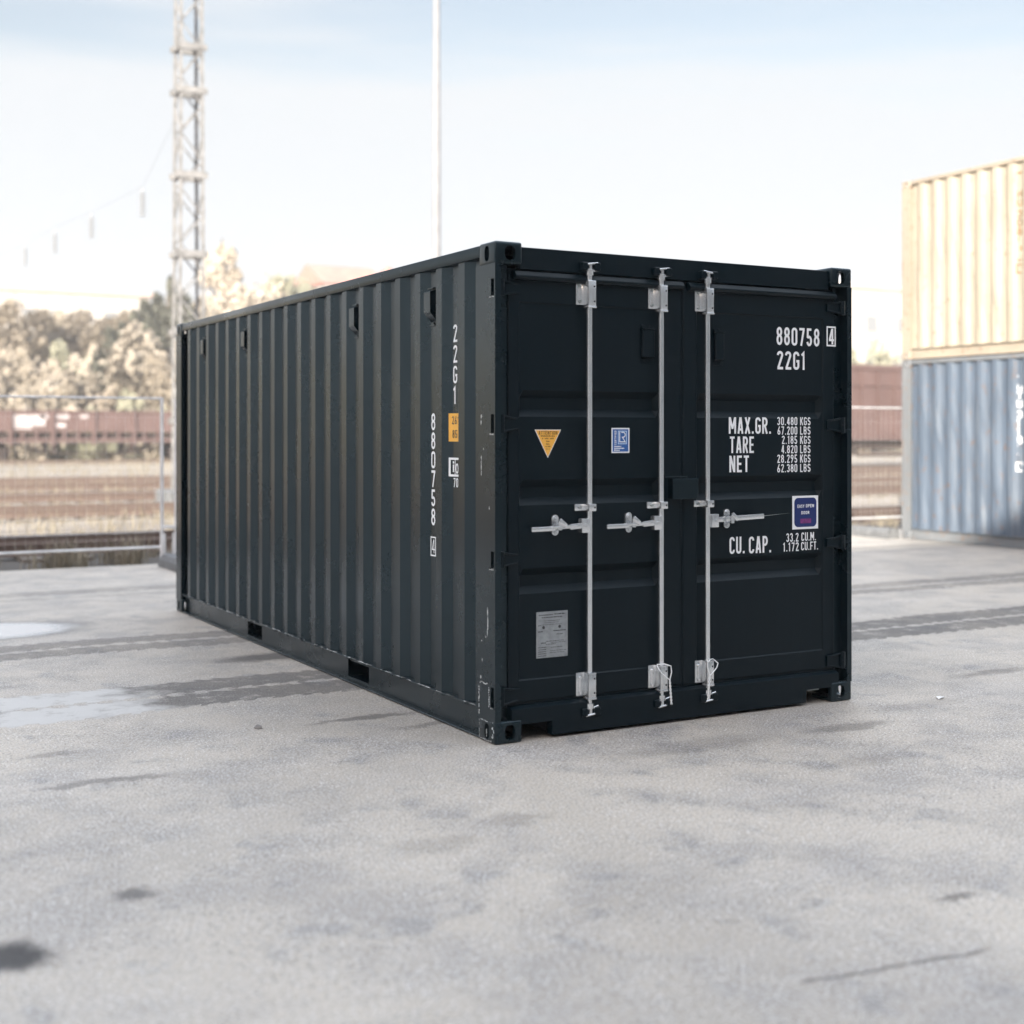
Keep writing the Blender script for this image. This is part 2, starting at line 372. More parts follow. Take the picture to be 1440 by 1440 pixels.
    # the crack / tar line in the foreground
    k = g.math('ABSOLUTE', g.math('ADD', g.math('SUBTRACT', y, g.math('MULTIPLY_ADD', x, -.13, -3.14)), g.math('MULTIPLY', g.math('SUBTRACT', g.noise(9, 3), .5), .05)))
    m = g.math('MULTIPLY', g.rng(k, .014, .005), g.math('MULTIPLY', g.rng(x, -.68, -.6), g.rng(x, .06, 0)))
    st = g.math('MAXIMUM', st, g.math('MULTIPLY', m, .6))
    col = g.mix(st, col, (.035, .035, .038))
    # a shallow puddle left of the container, its white reflection painted as pale colour
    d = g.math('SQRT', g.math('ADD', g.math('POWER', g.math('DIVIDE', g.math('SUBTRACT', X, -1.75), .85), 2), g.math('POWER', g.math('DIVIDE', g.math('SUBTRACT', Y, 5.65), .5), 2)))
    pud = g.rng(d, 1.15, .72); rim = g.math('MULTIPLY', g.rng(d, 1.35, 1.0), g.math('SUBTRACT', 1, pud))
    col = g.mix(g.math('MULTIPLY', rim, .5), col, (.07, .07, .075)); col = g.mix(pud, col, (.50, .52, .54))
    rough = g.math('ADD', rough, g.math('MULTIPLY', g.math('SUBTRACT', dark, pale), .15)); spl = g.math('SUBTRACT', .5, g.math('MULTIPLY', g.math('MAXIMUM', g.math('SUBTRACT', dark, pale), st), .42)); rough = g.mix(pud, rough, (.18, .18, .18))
    h = g.math('ADD', g.math('MULTIPLY', fine, .55), g.math('MULTIPLY', grit, .35)); h = g.math('ADD', h, g.math('MULTIPLY', dark, -.25)); h = g.math('MULTIPLY', h, g.math('SUBTRACT', 1, pud))
    return g.fin(col, rough, 0, h, .7, .008, spl)
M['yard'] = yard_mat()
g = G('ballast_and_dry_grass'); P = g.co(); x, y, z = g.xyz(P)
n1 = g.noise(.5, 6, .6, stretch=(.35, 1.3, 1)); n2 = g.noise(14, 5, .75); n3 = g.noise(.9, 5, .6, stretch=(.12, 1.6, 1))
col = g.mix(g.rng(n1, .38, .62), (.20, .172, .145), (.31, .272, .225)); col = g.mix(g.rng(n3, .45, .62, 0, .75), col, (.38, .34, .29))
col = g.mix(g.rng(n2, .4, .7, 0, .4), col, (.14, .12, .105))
near_shade = g.math('MULTIPLY', g.rng(y, 14.6, 13.7), .9); col = g.mix(near_shade, col, g.mix(n2, (.035, .031, .028), (.075, .068, .06)))  # strip behind the fence: dark ballast with its shade put into the colour
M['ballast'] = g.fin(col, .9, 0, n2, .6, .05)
g = G('dry_grass_slope'); n1 = g.noise(.12, 6, .65); n2 = g.noise(3, 5, .7)
M['hill'] = g.fin(g.mix(g.rng(n2, .3, .7), g.mix(n1, (.13, .105, .06), (.22, .18, .11)), (.17, .15, .09)), .9)

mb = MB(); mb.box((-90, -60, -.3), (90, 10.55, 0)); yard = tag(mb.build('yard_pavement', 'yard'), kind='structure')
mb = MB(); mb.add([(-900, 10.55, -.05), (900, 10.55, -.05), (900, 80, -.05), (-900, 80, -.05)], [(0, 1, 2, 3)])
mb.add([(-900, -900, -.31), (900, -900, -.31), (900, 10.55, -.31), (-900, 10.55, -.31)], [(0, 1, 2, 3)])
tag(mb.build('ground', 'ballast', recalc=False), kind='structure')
def hz(x, y):
    k = max(0, min(1, (y-80)/62)); k = k*k*(3-2*k)
    return -.06 + 11.5*k*(1-.35*max(0, min(1, (x-45)/50))) + (math.sin(x*.11)+math.sin(x*.043+y*.07))*.5*k
mb = MB(); nx, ny = 70, 26; x0, x1, y0, y1 = -120, 300, 80, 420
vs = [(x0+(x1-x0)*i/nx, y0+(y1-y0)*(j/ny)**1.8, 0) for j in range(ny+1) for i in range(nx+1)]
vs = [(a, bb, hz(a, bb)) for a, bb, _ in vs]
mb.add(vs, [(j*(nx+1)+i, j*(nx+1)+i+1, (j+1)*(nx+1)+i+1, (j+1)*(nx+1)+i) for j in range(ny) for i in range(nx)])
tag(mb.build('hillside', 'hill', smooth=True, recalc=False), kind='structure')

# ------------------------------------------------------------------ containers
CL, CW = 6.058, 2.438
XO, XI = .012, .048                 # outer and inner flats of the corrugated side
Y0 = .438                            # far edge of the first outer flat
def side_profile():
    pts = [(.20, XI)]
    k = 0
    y = Y0 - .072 - .068
    pts.append((y, XI))
    while True:
        a = Y0+.278*k
        if a > CL-.30: break
        pts += [(a-.072, XO), (a, XO), (a+.068, XI), (a+.138, XI)]; k += 1
    pts.append((CL-.20, XI))
    return pts
PROF = side_profile()
def side_x(y):
    for (a, xa), (bb, xb) in zip(PROF, PROF[1:]):
        if a <= y <= bb: return xa+(xb-xa)*(y-a)/(bb-a) if bb > a else xa
    return XI
CAST = None
def casting_mesh():
    def mk(mb, nm):
        me = bpy.data.meshes.new(nm); me.from_pydata(mb.v, [], mb.f)
        bm = bmesh.new(); bm.from_mesh(me); bmesh.ops.recalc_face_normals(bm, faces=bm.faces); bm.to_mesh(me); bm.free()
        o = bpy.data.objects.new(nm, me); S.collection.objects.link(o); return o
    a = mk(MB().box((0, 0, 0), (.162, .178, .118), .013, 3), 'tmp_a')
    cut = [mk(MB().box((.028, .028, .026), (.2, .21, .094)), 'tmp_b')]
    def oval(cx, cz, hw, hh):
        p = []
        for i in range(28):
            t = 2*math.pi*i/28; cxx = math.copysign(abs(math.cos(t))**.75, math.cos(t)); sz = math.copysign(abs(math.sin(t))**.75, math.sin(t)); p.append((cx+hw*cxx, cz+hh*sz))
        return p
    cut.append(mk(MB().prism(oval(.089, .059, .0255, .040), -.02, .06, 0), 'tmp_c'))
    cut.append(mk(MB().prism(oval(.089, .059, .031, .037), -.02, .06, 1), 'tmp_d'))
    cut.append(mk(MB().prism([(x, y) for x, y in oval(.085, .1, .031, .060)], .08, .14, 2), 'tmp_e'))
    for cc in cut:
        m = a.modifiers.new('b', 'BOOLEAN'); m.operation = 'DIFFERENCE'; m.object = cc; m.solver = 'EXACT'
    dg = bpy.context.evaluated_depsgraph_get(); me = bpy.data.meshes.new_from_object(a.evaluated_get(dg))
    v = [tuple(q.co) for q in me.vertices]; f = [tuple(p.vertices) for p in me.polygons]
    for o in [a]+cut: bpy.data.objects.remove(o)
    return v, f
CAST = casting_mesh()
HZ = ((2.311, 2.399), (1.603, 1.701), (.906, .993), (.190, .292))      # hinge heights
def container(root, H, pside, pframe, main=False):
    # sides
    def mirror(mb, on):
        if on: mb.v = [(CW-x, y, z) for x, y, z in mb.v]
        return mb
    kids = {}
    for m in (False, True):
        mb = MB(); n = len(PROF); zz = [.15, H-.07]
        rnd = random.Random(3 if m else 5)
        nz = 9; vs = []
        for j in range(nz):
            z = zz[0]+(zz[1]-zz[0])*j/(nz-1)
            for (y, x) in PROF:
                dd = 0 if main or j in (0, nz-1) else (rnd.random()-.5)*.012
                vs.append((x+dd, y, z))
        mb.add(vs, [(j*n+i, j*n+i+1, (j+1)*n+i+1, (j+1)*n+i) for j in range(nz-1) for i in range(n-1)])
        mb.box((.055, .15, .15), (.058, CL-.12, H-.035))
        o = mirror(mb, m).build('side_panel', pside, root, recalc=False)
        if not m: kids['side'] = o
        # rails
        mb = MB().box((.002, .178, H-.070), (.062, CL-.178, H-.006), .005, 2)
        mirror(mb, m).build('top_rail', pframe, root, smooth=True)
        mb = MB(); P1, P2 = (1.737, 2.080), (3.80, 4.14)
        mb.box((.004, .178, .160), (.062, CL-.178, .166), .0015)
        if main: segs = ((.150, P1[0]), (P1[1], P2[0]), (P2[1], CL-.150))
        else: segs = ((.150, CL-.150),)
        for a, bb in segs: mb.box((.044, a, .012), (.052, bb, .160))
        mb.box((.003, .178, .006), (.044, CL-.178, .014), .002)
        if main:
            for a, bb in (P1, P2):
                mb.box((.044, a-.0, .012), (.30, bb, .030)); mb.box((.052, a-.008, .012), (.30, a, .155)); mb.box((.052, bb, .012), (.30, bb+.008, .155))
        mirror(mb, m).build('bottom_rail', pframe, root)
        # posts
        zA, zB = .113, H-.113
        full = [(0, 0), (.035, 0), (.035, .056), (.10, .056), (.10, .13), (.03, .214), (0, .214)]
        cut = [(0, .045), (.035, .045), (.035, .056), (.10, .056), (.10, .13), (.03, .214), (0, .214)]
        def post_door():
            mb = MB(); z = zA
            for a, bb in sorted(HZ):
                mb.prism(full, z, a); mb.prism(cut, a, bb); mb.box((0, 0, a), (.035, .011, bb)); z = bb
            mb.prism(full, z, zB)
            bm = bmesh.new(); me = bpy.data.meshes.new('t'); me.from_pydata(mb.v, [], mb.f); bm.from_mesh(me); bmesh.ops.remove_doubles(bm, verts=bm.verts, dist=1e-5)
            mb2 = MB(); mb2.bm(bm); return mb2
        if main: mirror(post_door(), m).build('corner_post', pframe, root)
        else: mirror(MB().prism([(0, 0), (.162, 0), (.162, .06), (.05, .06), (.05, .178), (0, .178)], zA, zB), m).build('corner_post', pframe, root)
        back = [(0, CL), (.15, CL), (.15, CL-.05), (.04, CL-.05), (.04, CL-.162), (0, CL-.162)]
        mirror(MB().prism(back, zA, zB), m).build('corner_post', pframe, root)
    # castings
    for sx_ in (0, 1):
        for sy in (0, 1):
            for sz in (0, 1):
                v = [((CW-x) if sx_ else x, (CL-y) if sy else y, (H-z) if sz else z) for x, y, z in CAST[0]]
                v = [(x + (-.001 if not sx_ else .001), y+(-.001 if not sy else .001), z+(.001 if sz else -.0)) for x, y, z in v]
                mb = MB().add(v, CAST[1]); mb.build('corner_casting', pframe, root, smooth=True)
    # roof with transverse pressings
    mb = MB(); pts = [(.05, H-.020)]
    y = .35
    while y < CL-.4:
        pts += [(y, H-.020), (y+.03, H-.034), (y+.13, H-.034), (y+.16, H-.020)]; y += .31
    pts.append((CL-.05, H-.020)); n = len(pts)
    mb.add([(x, y, z) for x in (.06, CW-.06) for y, z in pts], [(i, i+1, n+i+1, n+i) for i in range(n-1)])
    mb.build('roof_panel', pside, root, recalc=False)
    mb = MB().box((.055, .06, .13), (CW-.055, CL-.06, .155)); mb.build('floor', pframe, root)
    # rear wall (and front wall when there are no doors)
    for e in ((1,) if main else (0, 1)):
        mb = MB(); pr = [(.15, .05)]; x = .22
        while x < CW-.30:
            pr += [(x, .05), (x+.03, .012), (x+.11, .012), (x+.14, .05)]; x += .25
        pr.append((CW-.15, .05)); n = len(pr)
        Y = (lambda d: CL-d) if e else (lambda d: d)
        mb.add([(x, Y(d), z) for z in (.12, H-.06) for x, d in pr], [(i, i+1, n+i+1, n+i) for i in range(n-1)])
        mb.build('end_wall', pside, root, recalc=False)
        mb = MB()
        for z0, z1 in ((.012, .13), (H-.075, H-.010)):
            a = sorted((Y(0), Y(.06))); MB().box((.162, a[0], z0), (CW-.162, a[1], z1), .004).build('end_rail', pframe, root)
    return kids

box = empty('shipping_container', (0, 0, 0))
tag(box, 'dark charcoal shipping container with silver locking rods and white numbers in the foreground', 'shipping container')
kids = container(box, 2.591, 'paint_side', 'paint_side', True)
side = kids['side']

# header and sill
mb = MB(); mb.box((.158, .026, 2.456), (CW-.158, .062, 2.572), .003)
mb.build('door_header', 'paint', box)
mb = MB()
prof = [(.003, .018), (.003, .170), (.030, .182), (.060, .182), (.060, .018)]
prof2 = [(.003, .092), (.003, .170), (.030, .182), (.060, .182), (.060, .092)]
mb.prism(prof, .345, 2.085, 0); mb.prism(prof2, .10, .345, 0); mb.prism(prof2, 2.085, CW-.10, 0)
bm = bmesh.new(); me = bpy.data.meshes.new('t'); me.from_pydata(mb.v, [], mb.f); bm.from_mesh(me); bmesh.ops.remove_doubles(bm, verts=bm.verts, dist=1e-5)
mb = MB(); mb.bm(bm); mb.build('door_sill', 'paint', box)
MB().prism([(.14, .35), (.34, .35), (.34, .06), (.35, .06), (.35, .36), (.14, .36)], .03, .16).build('sill_pocket', 'void', box)
MB().prism([(2.30, .35), (2.09, .35), (2.09, .06), (2.08, .06), (2.08, .36), (2.30, .36)], .03, .16).build('sill_pocket', 'void', box)
mb = MB(); mb.box((2.10, .012, .083), (2.19, .020, .089), 0, mat=None); mb.build('pocket_lip', 'zincdull', box)

def on(x, z, y): return (x+y*(x+3.287)/6.06, z+y*(z-1.596)/6.06)     # a point measured on the front plane, set back by y
YP = .050
def leaf(x0, x1, f0, f1, name):
    """pressed door leaf with raised frame and three recesses"""
    s = .007
    xs = [x0, x0+.004, f0-s, f0, f0+.022, f1-.022, f1, f1+s, x1-.004, x1]
    recs = ((1.689, 1.829), (1.224, 1.358), (.760, .894))
    zs = [.198, .202, .308, .315] + sorted([q for a, bb in recs for q in (a, a+.038, bb-.038, bb)]) + [2.283, 2.290, 2.404, 2.408]
    def d(i, j):
        x, z = xs[i], zs[j]
        if i in (0, 9) or j in (0, len(zs)-1): return YP-.004
        if i <= 2 or i >= 7 or z <= .309 or z >= 2.289: return YP-.007
        if 4 <= i <= 5:
            for a, bb in recs:
                if a+.03 < z < bb-.03: return YP+.036
        return YP
    nx, nz = len(xs), len(zs)
    vs = [(xs[i], d(i, j), zs[j]) for j in range(nz) for i in range(nx)]
    fs = [(j*nx+i, j*nx+i+1, (j+1)*nx+i+1, (j+1)*nx+i) for j in range(nz-1) for i in range(nx-1)]
    mb = MB().add(vs, fs)
    mb.box((x0, YP-.003, .198), (x0+.003, .11, 2.408)); mb.box((x1-.003, YP-.003, .198), (x1, .11, 2.408))
    mb.box((x0, .095, .198), (x1, .11, 2.408)); mb.box((x0+.003, YP-.003, 2.405), (x1-.003, .095, 2.408)); mb.box((x0+.003, YP-.003, .198), (x1-.003, .095, .201))
    return mb.build(name, 'paint', box, recalc=True)
DL = leaf(.104, 1.208, .170, 1.058, 'door')
DR = leaf(1.224, 2.334, 1.320, 2.245, 'door')
for D, a, bb in ((DL, .100, 1.214), (DR, 1.218, 2.338)):
    mb = MB(); rr = .016
    mb.prism([(.010, 2.416), (.010, 2.424), (.027, 2.446), (.052, 2.452), (.052, 2.400), (.020, 2.404)], a+.03, bb-.006, 0); mb.box((a, .052, 2.405), (bb, .07, 2.46))
    mb.cyl((a+.006, .052, .19), (a+.006, .052, 2.43), .006); mb.cyl((bb-.004, .050, .19), (bb-.004, .050, 2.43), .005)
    mb.box((a, .05, .182), (bb, .07, .199))
    mb.build('gasket', 'paint', D, smooth=False)

def fm(yy):                                        # marking plane on the doors: u to the right, v up
    return lambda u, v, off: (u, yy-off, v)
def dmap(u, v, off):
    x, z = on(u, v, YP); return (x, YP-off, z)
def mark(name, fn, mat, D):
    mb = MB(); fn(mb); return mb.build(name, mat, D, recalc=False)
def T_(D, name, *lines):
    def f(mb):
        for (s, a, bb, z, h) in lines: text(mb, s, a, bb, z, h, dmap)
    return mark(name, f, 'white', D)
tag(T_(DR, 'serial_number', ('880758', 1.857, 2.183, 2.116, .104)), 'white painted number 880758')
def f(mb):
    frame(mb, 2.232, 2.119, 2.304, 2.238, .009, dmap, .0085); text(mb, '4', 2.248, 2.290, 2.131, .094, dmap, .0085)
mark('check_digit', f, 'white', DR)
T_(DR, 'size_code', ('22G1', 1.860, 2.074, 1.975, .105))
T_(DR, 'weight_title', ('MAX.GR.', 1.509, 1.815, 1.600, .094), ('TARE', 1.516, 1.690, 1.490, .094), ('NET', 1.513, 1.653, 1.381, .094))
zb = [1.650, 1.595, 1.5405, 1.486, 1.431, 1.376]
T_(DR, 'weight_figures', *[(s, a, 2.013, z, .047) for s, a, z in zip(('30.480', '67.200', '2.185', '4.820', '28.295', '62.380'), (1.862, 1.864, 1.896, 1.892, 1.862, 1.862), zb)],
   *[(s, 2.035, 2.114, z, .047) for s, z in zip(('KGS', 'LBS')*3, zb)])
T_(DR, 'capacity_title', ('CU.', 1.514, 1.622, .917, .096), ('CAP.', 1.654, 1.816, .914, .096))
T_(DR, 'capacity_figures', ('33.2', 1.930, 2.022, .969, .050), ('CU.M.', 2.045, 2.155, .971, .049), ('1.172', 1.906, 2.024, .914, .050), ('CU.FT.', 2.043, 2.172, .916, .048))
# warning triangle
def tri(mb, k, off, dz=0):
    cx, cz = .315, 1.571
    P = [(.235, 1.621), (.395, 1.621), (.314, 1.472)]
    P = [(cx+(x-cx)*k, cz+(z-cz)*k+dz) for x, z in P]; mb.add([dmap(x, z, off) for x, z in P], [(0, 2, 1)])
o = mark('warning_sticker', lambda m: tri(m, 1, .0005), M['white'], DL); o['label'] = 'amber warning triangle sticker'
mb = MB(); tri(mb, .93, .0010); mb.build('sticker_face', 'yel', DL, recalc=False)
mb = MB(); text(mb, 'ATTENTION', .258, .372, 1.594, .020, dmap, .0015, tk=1.1)
rows = ((1.588, .044), (1.575, .036), (1.560, .012), (1.546, .012), (1.533, .015), (1.520, .012))
for i, (z, hw) in enumerate(rows):
    for q in range(9):
        a = .315-hw+2*hw*q/9
        if random.random() < .8: rect(mb, a, z-.004, a+2*hw/9*.7, z+.004-random.random()*.003, dmap, .0015)
mb.build('sticker_print', 'yeld', DL, recalc=False)
# register sticker
mark('certificate_sticker', lambda m: rect(m, .713, 1.496, .829, 1.631, dmap, .0005), 'white', DL)
mark('sticker_face', lambda m: rect(m, .720, 1.503, .822, 1.624, dmap, .0010), 'blu', DL)
mark('sticker_frame', lambda m: frame(m, .754, 1.543, .812, 1.616, .005, dmap, .0014), 'lblu', DL)
def f(mb):
    strip(mb, [(.765, 1.610), (.765, 1.556), (.802, 1.556)], .005, dmap, .0018)
    strip(mb, [(.776, 1.607), (.790, 1.607)]+A(.788, 1.594, .013, .013, 80, -90)+[(.782, 1.581), (.803, 1.553)], .005, dmap, .0020)
    vm_ = lambda u, v, off: dmap(.731+(v)*1.0, 1.540+u, off)
    text(mb, 'CERTIFIED', 0, .076, 0, .012, lambda u, v, off: dmap(.744-v, 1.540+u, off), .0015, tk=1.1)
    for z, a in ((1.531, .775), (1.521, .795), (1.511, .765)):
        x = .729
        while x < a: ww = .003+random.random()*.004; rect(mb, x, z-.0028, min(x+ww, a), z+.0028, dmap, .0015); x += ww+.0012
mark('sticker_print', f, 'white', DL)
# data plate
mark('data_plate', lambda m: m.box((*[on(.243, .427, YP)[0], YP-.004], on(.243, .427, YP)[1]), (on(.435, .427, YP)[0], YP-.0005, on(.435, .668, YP)[1]), .001), 'plate', DL)
def f(mb):
    def row(a, bb, z, h=.004, seg=True):
        x = a
        while x < bb:
            ww = (.006+random.random()*.014) if seg else bb-a
            rect(mb, x, z-h/2, min(x+ww, bb), z+h/2, dmap, .0046); x += ww+.003
    row(.258, .345, .651, .0055); row(.352, .418, .653, .0055); row(.275, .40, .638, .005); row(.292, .385, .620, .003); row(.292, .38, .611, .002)
    row(.252, .275, .597, .003); row(.28, .40, .600, .002); row(.252, .282, .565, .004, False); row(.345, .422, .566, .004, False); row(.365, .405, .547, .003)
    row(.27, .30, .505, .005); row(.30, .41, .513, .003); row(.30, .36, .497, .003); row(.33, .42, .505, .002)
    for z in (.482, .471, .460, .449, .438): row(.252, .302, z, .003, False)
    row(.33, .40, .480, .003); row(.325, .425, .462, .002); row(.325, .415, .452, .002)
    pass
mark('plate_print', f, 'ink', DL)
for cx in (.286, .384):
    mark('plate_rivet', lambda mb: mb.add([dmap(cx, .586, .0048)]+[dmap(cx+.0085*math.cos(i*.5236), .586+.0085*math.sin(i*.5236), .0048) for i in range(12)], [(0, 1+i, 1+(i+1) % 12) for i in range(12)]), 'ink', DL)
# easy-open sticker
mark('handling_sticker', lambda m: rect(m, 1.975, 1.040, 2.173, 1.236, dmap, .0005), 'white', DR)
def f(mb):
    x0, x1, z0, z1, rr = 1.990, 2.160, 1.053, 1.224, .028
    pts = A(x1-rr, z1-rr, rr, rr, 0, 90)+A(x0+rr, z1-rr, rr, rr, 90, 180)+A(x0+rr, z0+rr, rr, rr, 180, 270)+A(x1-rr, z0+rr, rr, rr, 270, 360)
    mb.add([dmap(x, z, .0010) for x, z in pts], [tuple(range(len(pts)))])
mark('sticker_face', f, 'navy', DR)
def f(mb):
    text(mb, 'EASY', 2.014, 2.066, 1.166, .018, dmap, .0016, tk=1.15)
mark('sticker_print', f, 'white', DR)
mark('sticker_print', lambda m: text(m, 'OPEN', 2.078, 2.140, 1.167, .018, dmap, .0016, tk=1.15), 'white', DR)
mark('sticker_print', lambda m: text(m, 'DOOR', 2.043, 2.104, 1.128, .017, dmap, .0016, tk=1.2), 'white', DR)
mark('sticker_strip', lambda m: rect(m, 2.035, 1.074, 2.118, 1.101, dmap, .0016), 'magenta', DR)
mark('scuff_mark', lambda m: m.add([dmap(1.757, 1.128, .0006), dmap(1.757, 1.124, .0006), dmap(1.965, 1.138, .0006)], [(0, 1, 2)]), 'zincdull', DR)

# hinges
def hinge(z0, z1, flip, D):
    zc = (z0+z1)/2; h = (z1-z0)/2; mb = MB()
    f = (lambda x: CW-x) if flip else (lambda x: x)
    q = [(.036, h-.004), (.070, h-.006), (.110, h-.014), (.165, h-.020)]
    pl = [(f(x), zc+d) for x, d in q]+[(f(x), zc-d) for x, d in reversed(q)]
    mb.prism(pl, .030, YP-.006, 1)
    for s in (1, -1):
        pts = [(f(x), .024 + (.012 if i == 3 else 0), zc+s*(d-.004)) for i, (x, d) in enumerate(q)]
        mb.tube(pts, lambda t: .0065-.002*t, 6)
    mb.cyl((f(.052), .026, zc-h+.002), (f(.052), .026, zc+h-.002), .0165, n=12)
    mb.cyl((f(.060), .012, zc-.0), (f(.060), .004, zc-.0), .0035, n=8)
    return mb.build('hinge', 'paint', D, smooth=True)
for z0, z1 in HZ:
    hinge(z0, z1, False, DL); hinge(z0, z1, True, DR)

# small louvred vents on the doors behind the rods
def door_vent(u0, u1, v0, v1, D):
    a = on(u0, v0, YP); c2 = on(u1, v1, YP); mb = MB()
    mb.box((a[0], YP-.020, a[1]+.03), (c2[0], YP-.0005, c2[1]-.025), .004); mb.box((a[0]-.004, YP-.024, c2[1]-.025), (c2[0]+.004, YP-.0005, c2[1]-.018), .001)
    mb.box((a[0], YP-.004, a[1]), (c2[0], YP-.0003, a[1]+.028), .001); mb.box((a[0], YP-.005, c2[1]-.017), (c2[0], YP-.0003, c2[1]), .001)
    for zz_ in (a[1]+.014, c2[1]-.008):
        for k in (.3, .7): mb.cyl((a[0]+(c2[0]-a[0])*k, YP-.008, zz_), (a[0]+(c2[0]-a[0])*k, YP-.003, zz_), .005, n=8)
    mb.build('vent', 'paint', D)
door_vent(.905, .985, 1.985, 2.195, DL); door_vent(1.400, 1.462, 1.985, 2.195, DR)

# lock box on the centre seam
mb = MB(); a = on(1.113, 1.235, 0); mb.box((1.118, -.004, 1.236), (1.292, .004, 1.350), .003, 2); mb.box((1.118, .004, 1.344), (1.292, .045, 1.350)); mb.box((1.118, .004, 1.240), (1.124, .045, 1.344)); mb.box((1.286, .004, 1.240), (1.292, .045, 1.344)); mb.box((1.095, .036, 1.352), (1.25, .046, 1.362), .002); mb.box((1.290, .020, 1.262), (1.315, .040, 1.300), .003)
mb.build('lock_box', 'paint_side', DR)

# locking rods with guides, cams, keepers and handles
def rod(ux, D, right=False, low=.314):
    YR = .014; X = on(ux, 1.2, YR)[0]
    mb = MB(); mb.cyl((X, YR, .150), (X, YR, 2.455), .0148, n=20)
    # cam heads
    for s, z in ((1, 2.462), (-1, .146)):
        mb.cyl((X, YR, z-.016), (X, YR, z+.012), .022, n=14)
        m = -1 if right and s > 0 else 1
        mb.box((X-.030, YR-.014, z+s*.014-.004), (X+.034, YR+.012, z+s*.014+.004), .002, mat=None)
        mb.box((X-.009, YR-.016, z+s*.028-.016), (X+.011, YR+.008, z+s*.028+.016), .004)
        rot = Matrix.Translation((X+.004*m, YR-.006, z+s*.045)) @ Matrix.Rotation(R_(-7*m), 4, 'Y')
        mb.box((-.038, -.016, -.005), (.040, .010, .005), .002, mat=rot)
        rot = Matrix.Translation((X+m*.024, YR-.006, z+s*.008)) @ Matrix.Rotation(R_(-14*m), 4, 'Y')
        mb.box((-.004, -.010, -.004), (.026, .008, .004), .002, mat=rot)
    rd = mb.build('locking_rod', 'zinc', D, smooth=True)
    for s, z in ((1, 2.492), (-1, .116)):
        for k in (-1, 1):
            mb = MB(); mb.cyl((X+k*.040, -.012, z), (X+k*.040, .027 if s > 0 else .004, z), .017, n=12); mb.box((X+k*.040-.018, -.010, z-.022), (X+k*.040+.018, .027 if s > 0 else .004, z+.022), .004)
            mb.build('keeper', 'paint', D)
    # guide brackets
    def guide(z0, z1, big=True):
        mb = MB()
        if big:
            mb.box((X-.021, YR-.024, z0), (X+.029, YP-.008, z1), .006, 2)
            mb.box((X-.024, YR-.027, z0-.006), (X+.030, YP-.010, z0+.006), .004, 2); mb.box((X-.022, YR-.025, z1-.007), (X+.029, YP-.010, z1+.003), .004, 2)
            mb.box((X-.070, YP-.014, z0+.012), (X-.019, YP-.0075, z1+.002), .005, 2); mb.box((X-.056, YP-.020, z0+.035), (X-.040, YP-.013, z1-.025), .003)
            gm = 'zinc'
        else:
            mb.box((X-.020, YR-.028, z0), (X+.027, YP-.006, z1), .004, 2); mb.box((X-.078, YP-.014, z0+.002), (X-.018, YP-.001, z1-.002), .003, 2); gm = 'zinc'
        mb.build('rod_guide', 'zinc', rd, smooth=True)
        for zz_ in ((z0+.030, z1-.030) if big else ((z0+z1)/2,)):
            yy = YR-.0245 if big else YR-.0285
            MB().cyl((X+.017, yy, zz_), (X+.017, YR-.015, zz_), .0052, n=10).build('rivet_hole', 'void', rd)
        for zz_ in ((z0+.03, z1-.026) if big else ((z0+z1)/2,)): MB().cyl((X-.050, YP-.026, zz_), (X-.050, YP-.012, zz_), .008, n=8).build('bolt', 'zincdull' if zz_ > 1 else 'zinc', rd, smooth=True)
    guide(2.276, 2.416); guide(.186, .322); guide(1.186, 1.226, False)
    # handle
    z = 1.112; m = 1 if right else -1
    mb = MB(); x0 = X+m*.012
    a, bb = sorted((x0, x0+m*.050)); mb.box((a, YR-.026, z-.040), (bb, YR+.016, z+.036), .004, 2)
    mb.cyl((x0+m*.028, YR-.031, z), (x0+m*.028, YR-.024, z), .009, n=10)
    def bar(p, q, h, th, be=.003):
        p = Vector(p); q = Vector(q); L = (q-p).length; an = math.atan2(q.z-p.z, q.x-p.x); az = 0
        mt = Matrix.Translation(p) @ Matrix.Rotation(-an, 4, 'Y'); mb.box((0, -th/2, -h/2), (L, th/2, h/2), be, 2, mat=mt)
    if right:
        bar((x0+.03, YR-.006, z+.002), (x0+.11, YR-.014, z+.004), .030, .012); bar((x0+.10, YR-.020, z+.006), (x0+.375, YR-.022, z+.014), .029, .014)
    else:
        bar((x0-.12, YR-.014, z-.006), (x0-.03, YR-.006, z), .030, .012); bar((x0-.24, YR-.018, z-.008), (x0-.10, YR-.014, z-.004), .018, .014)
        bar((x0-.36, YR-.020, z-.012), (x0-.215, YR-.018, z-.010), .026, .016, .006)
        bar((x0-.235, YR-.034, z-.004), (x0-.085, YR-.030, z+.004), .012, .01)
    mb.build('handle', 'zinc', rd, smooth=True)
    xr = X+(.155 if right else -.200); mb = MB()
    mb.prism([(xr+p[0]*.021, z+.004+(.034 if p[1] > 0 else -.034)+p[1]*.021) for p in A(0, 0, 1, 1, 0, 180)+A(0, 0, 1, 1, 180, 360)], YP-.014, YP-.002, 1)
    for k in (1, -1): mb.cyl((xr, YP-.026, z+.004+k*.038), (xr, YP-.012, z+.004+k*.038), .010, n=10)
    mb.box((xr-.014, YR-.036, z-.020), (xr+.008, YP-.010, z-.012), .002)
    mb.box((xr-.014, YR-.038, z-.020), (xr+.008, YR-.032, z+.024), .002)
    mt = Matrix.Translation((xr+.010, YR-.036, z+.018)) @ Matrix.Rotation(R_(38), 4, 'Y')
    mb.box((-.026, -.007, -.013), (.028, .007, .013), .004, 2, mat=mt)
    mb.build('handle_catch', 'zinc', rd, smooth=True)
    return X
X1 = rod(.573, DL); X2 = rod(1.040, DL); X3 = rod(1.358, DR, True)

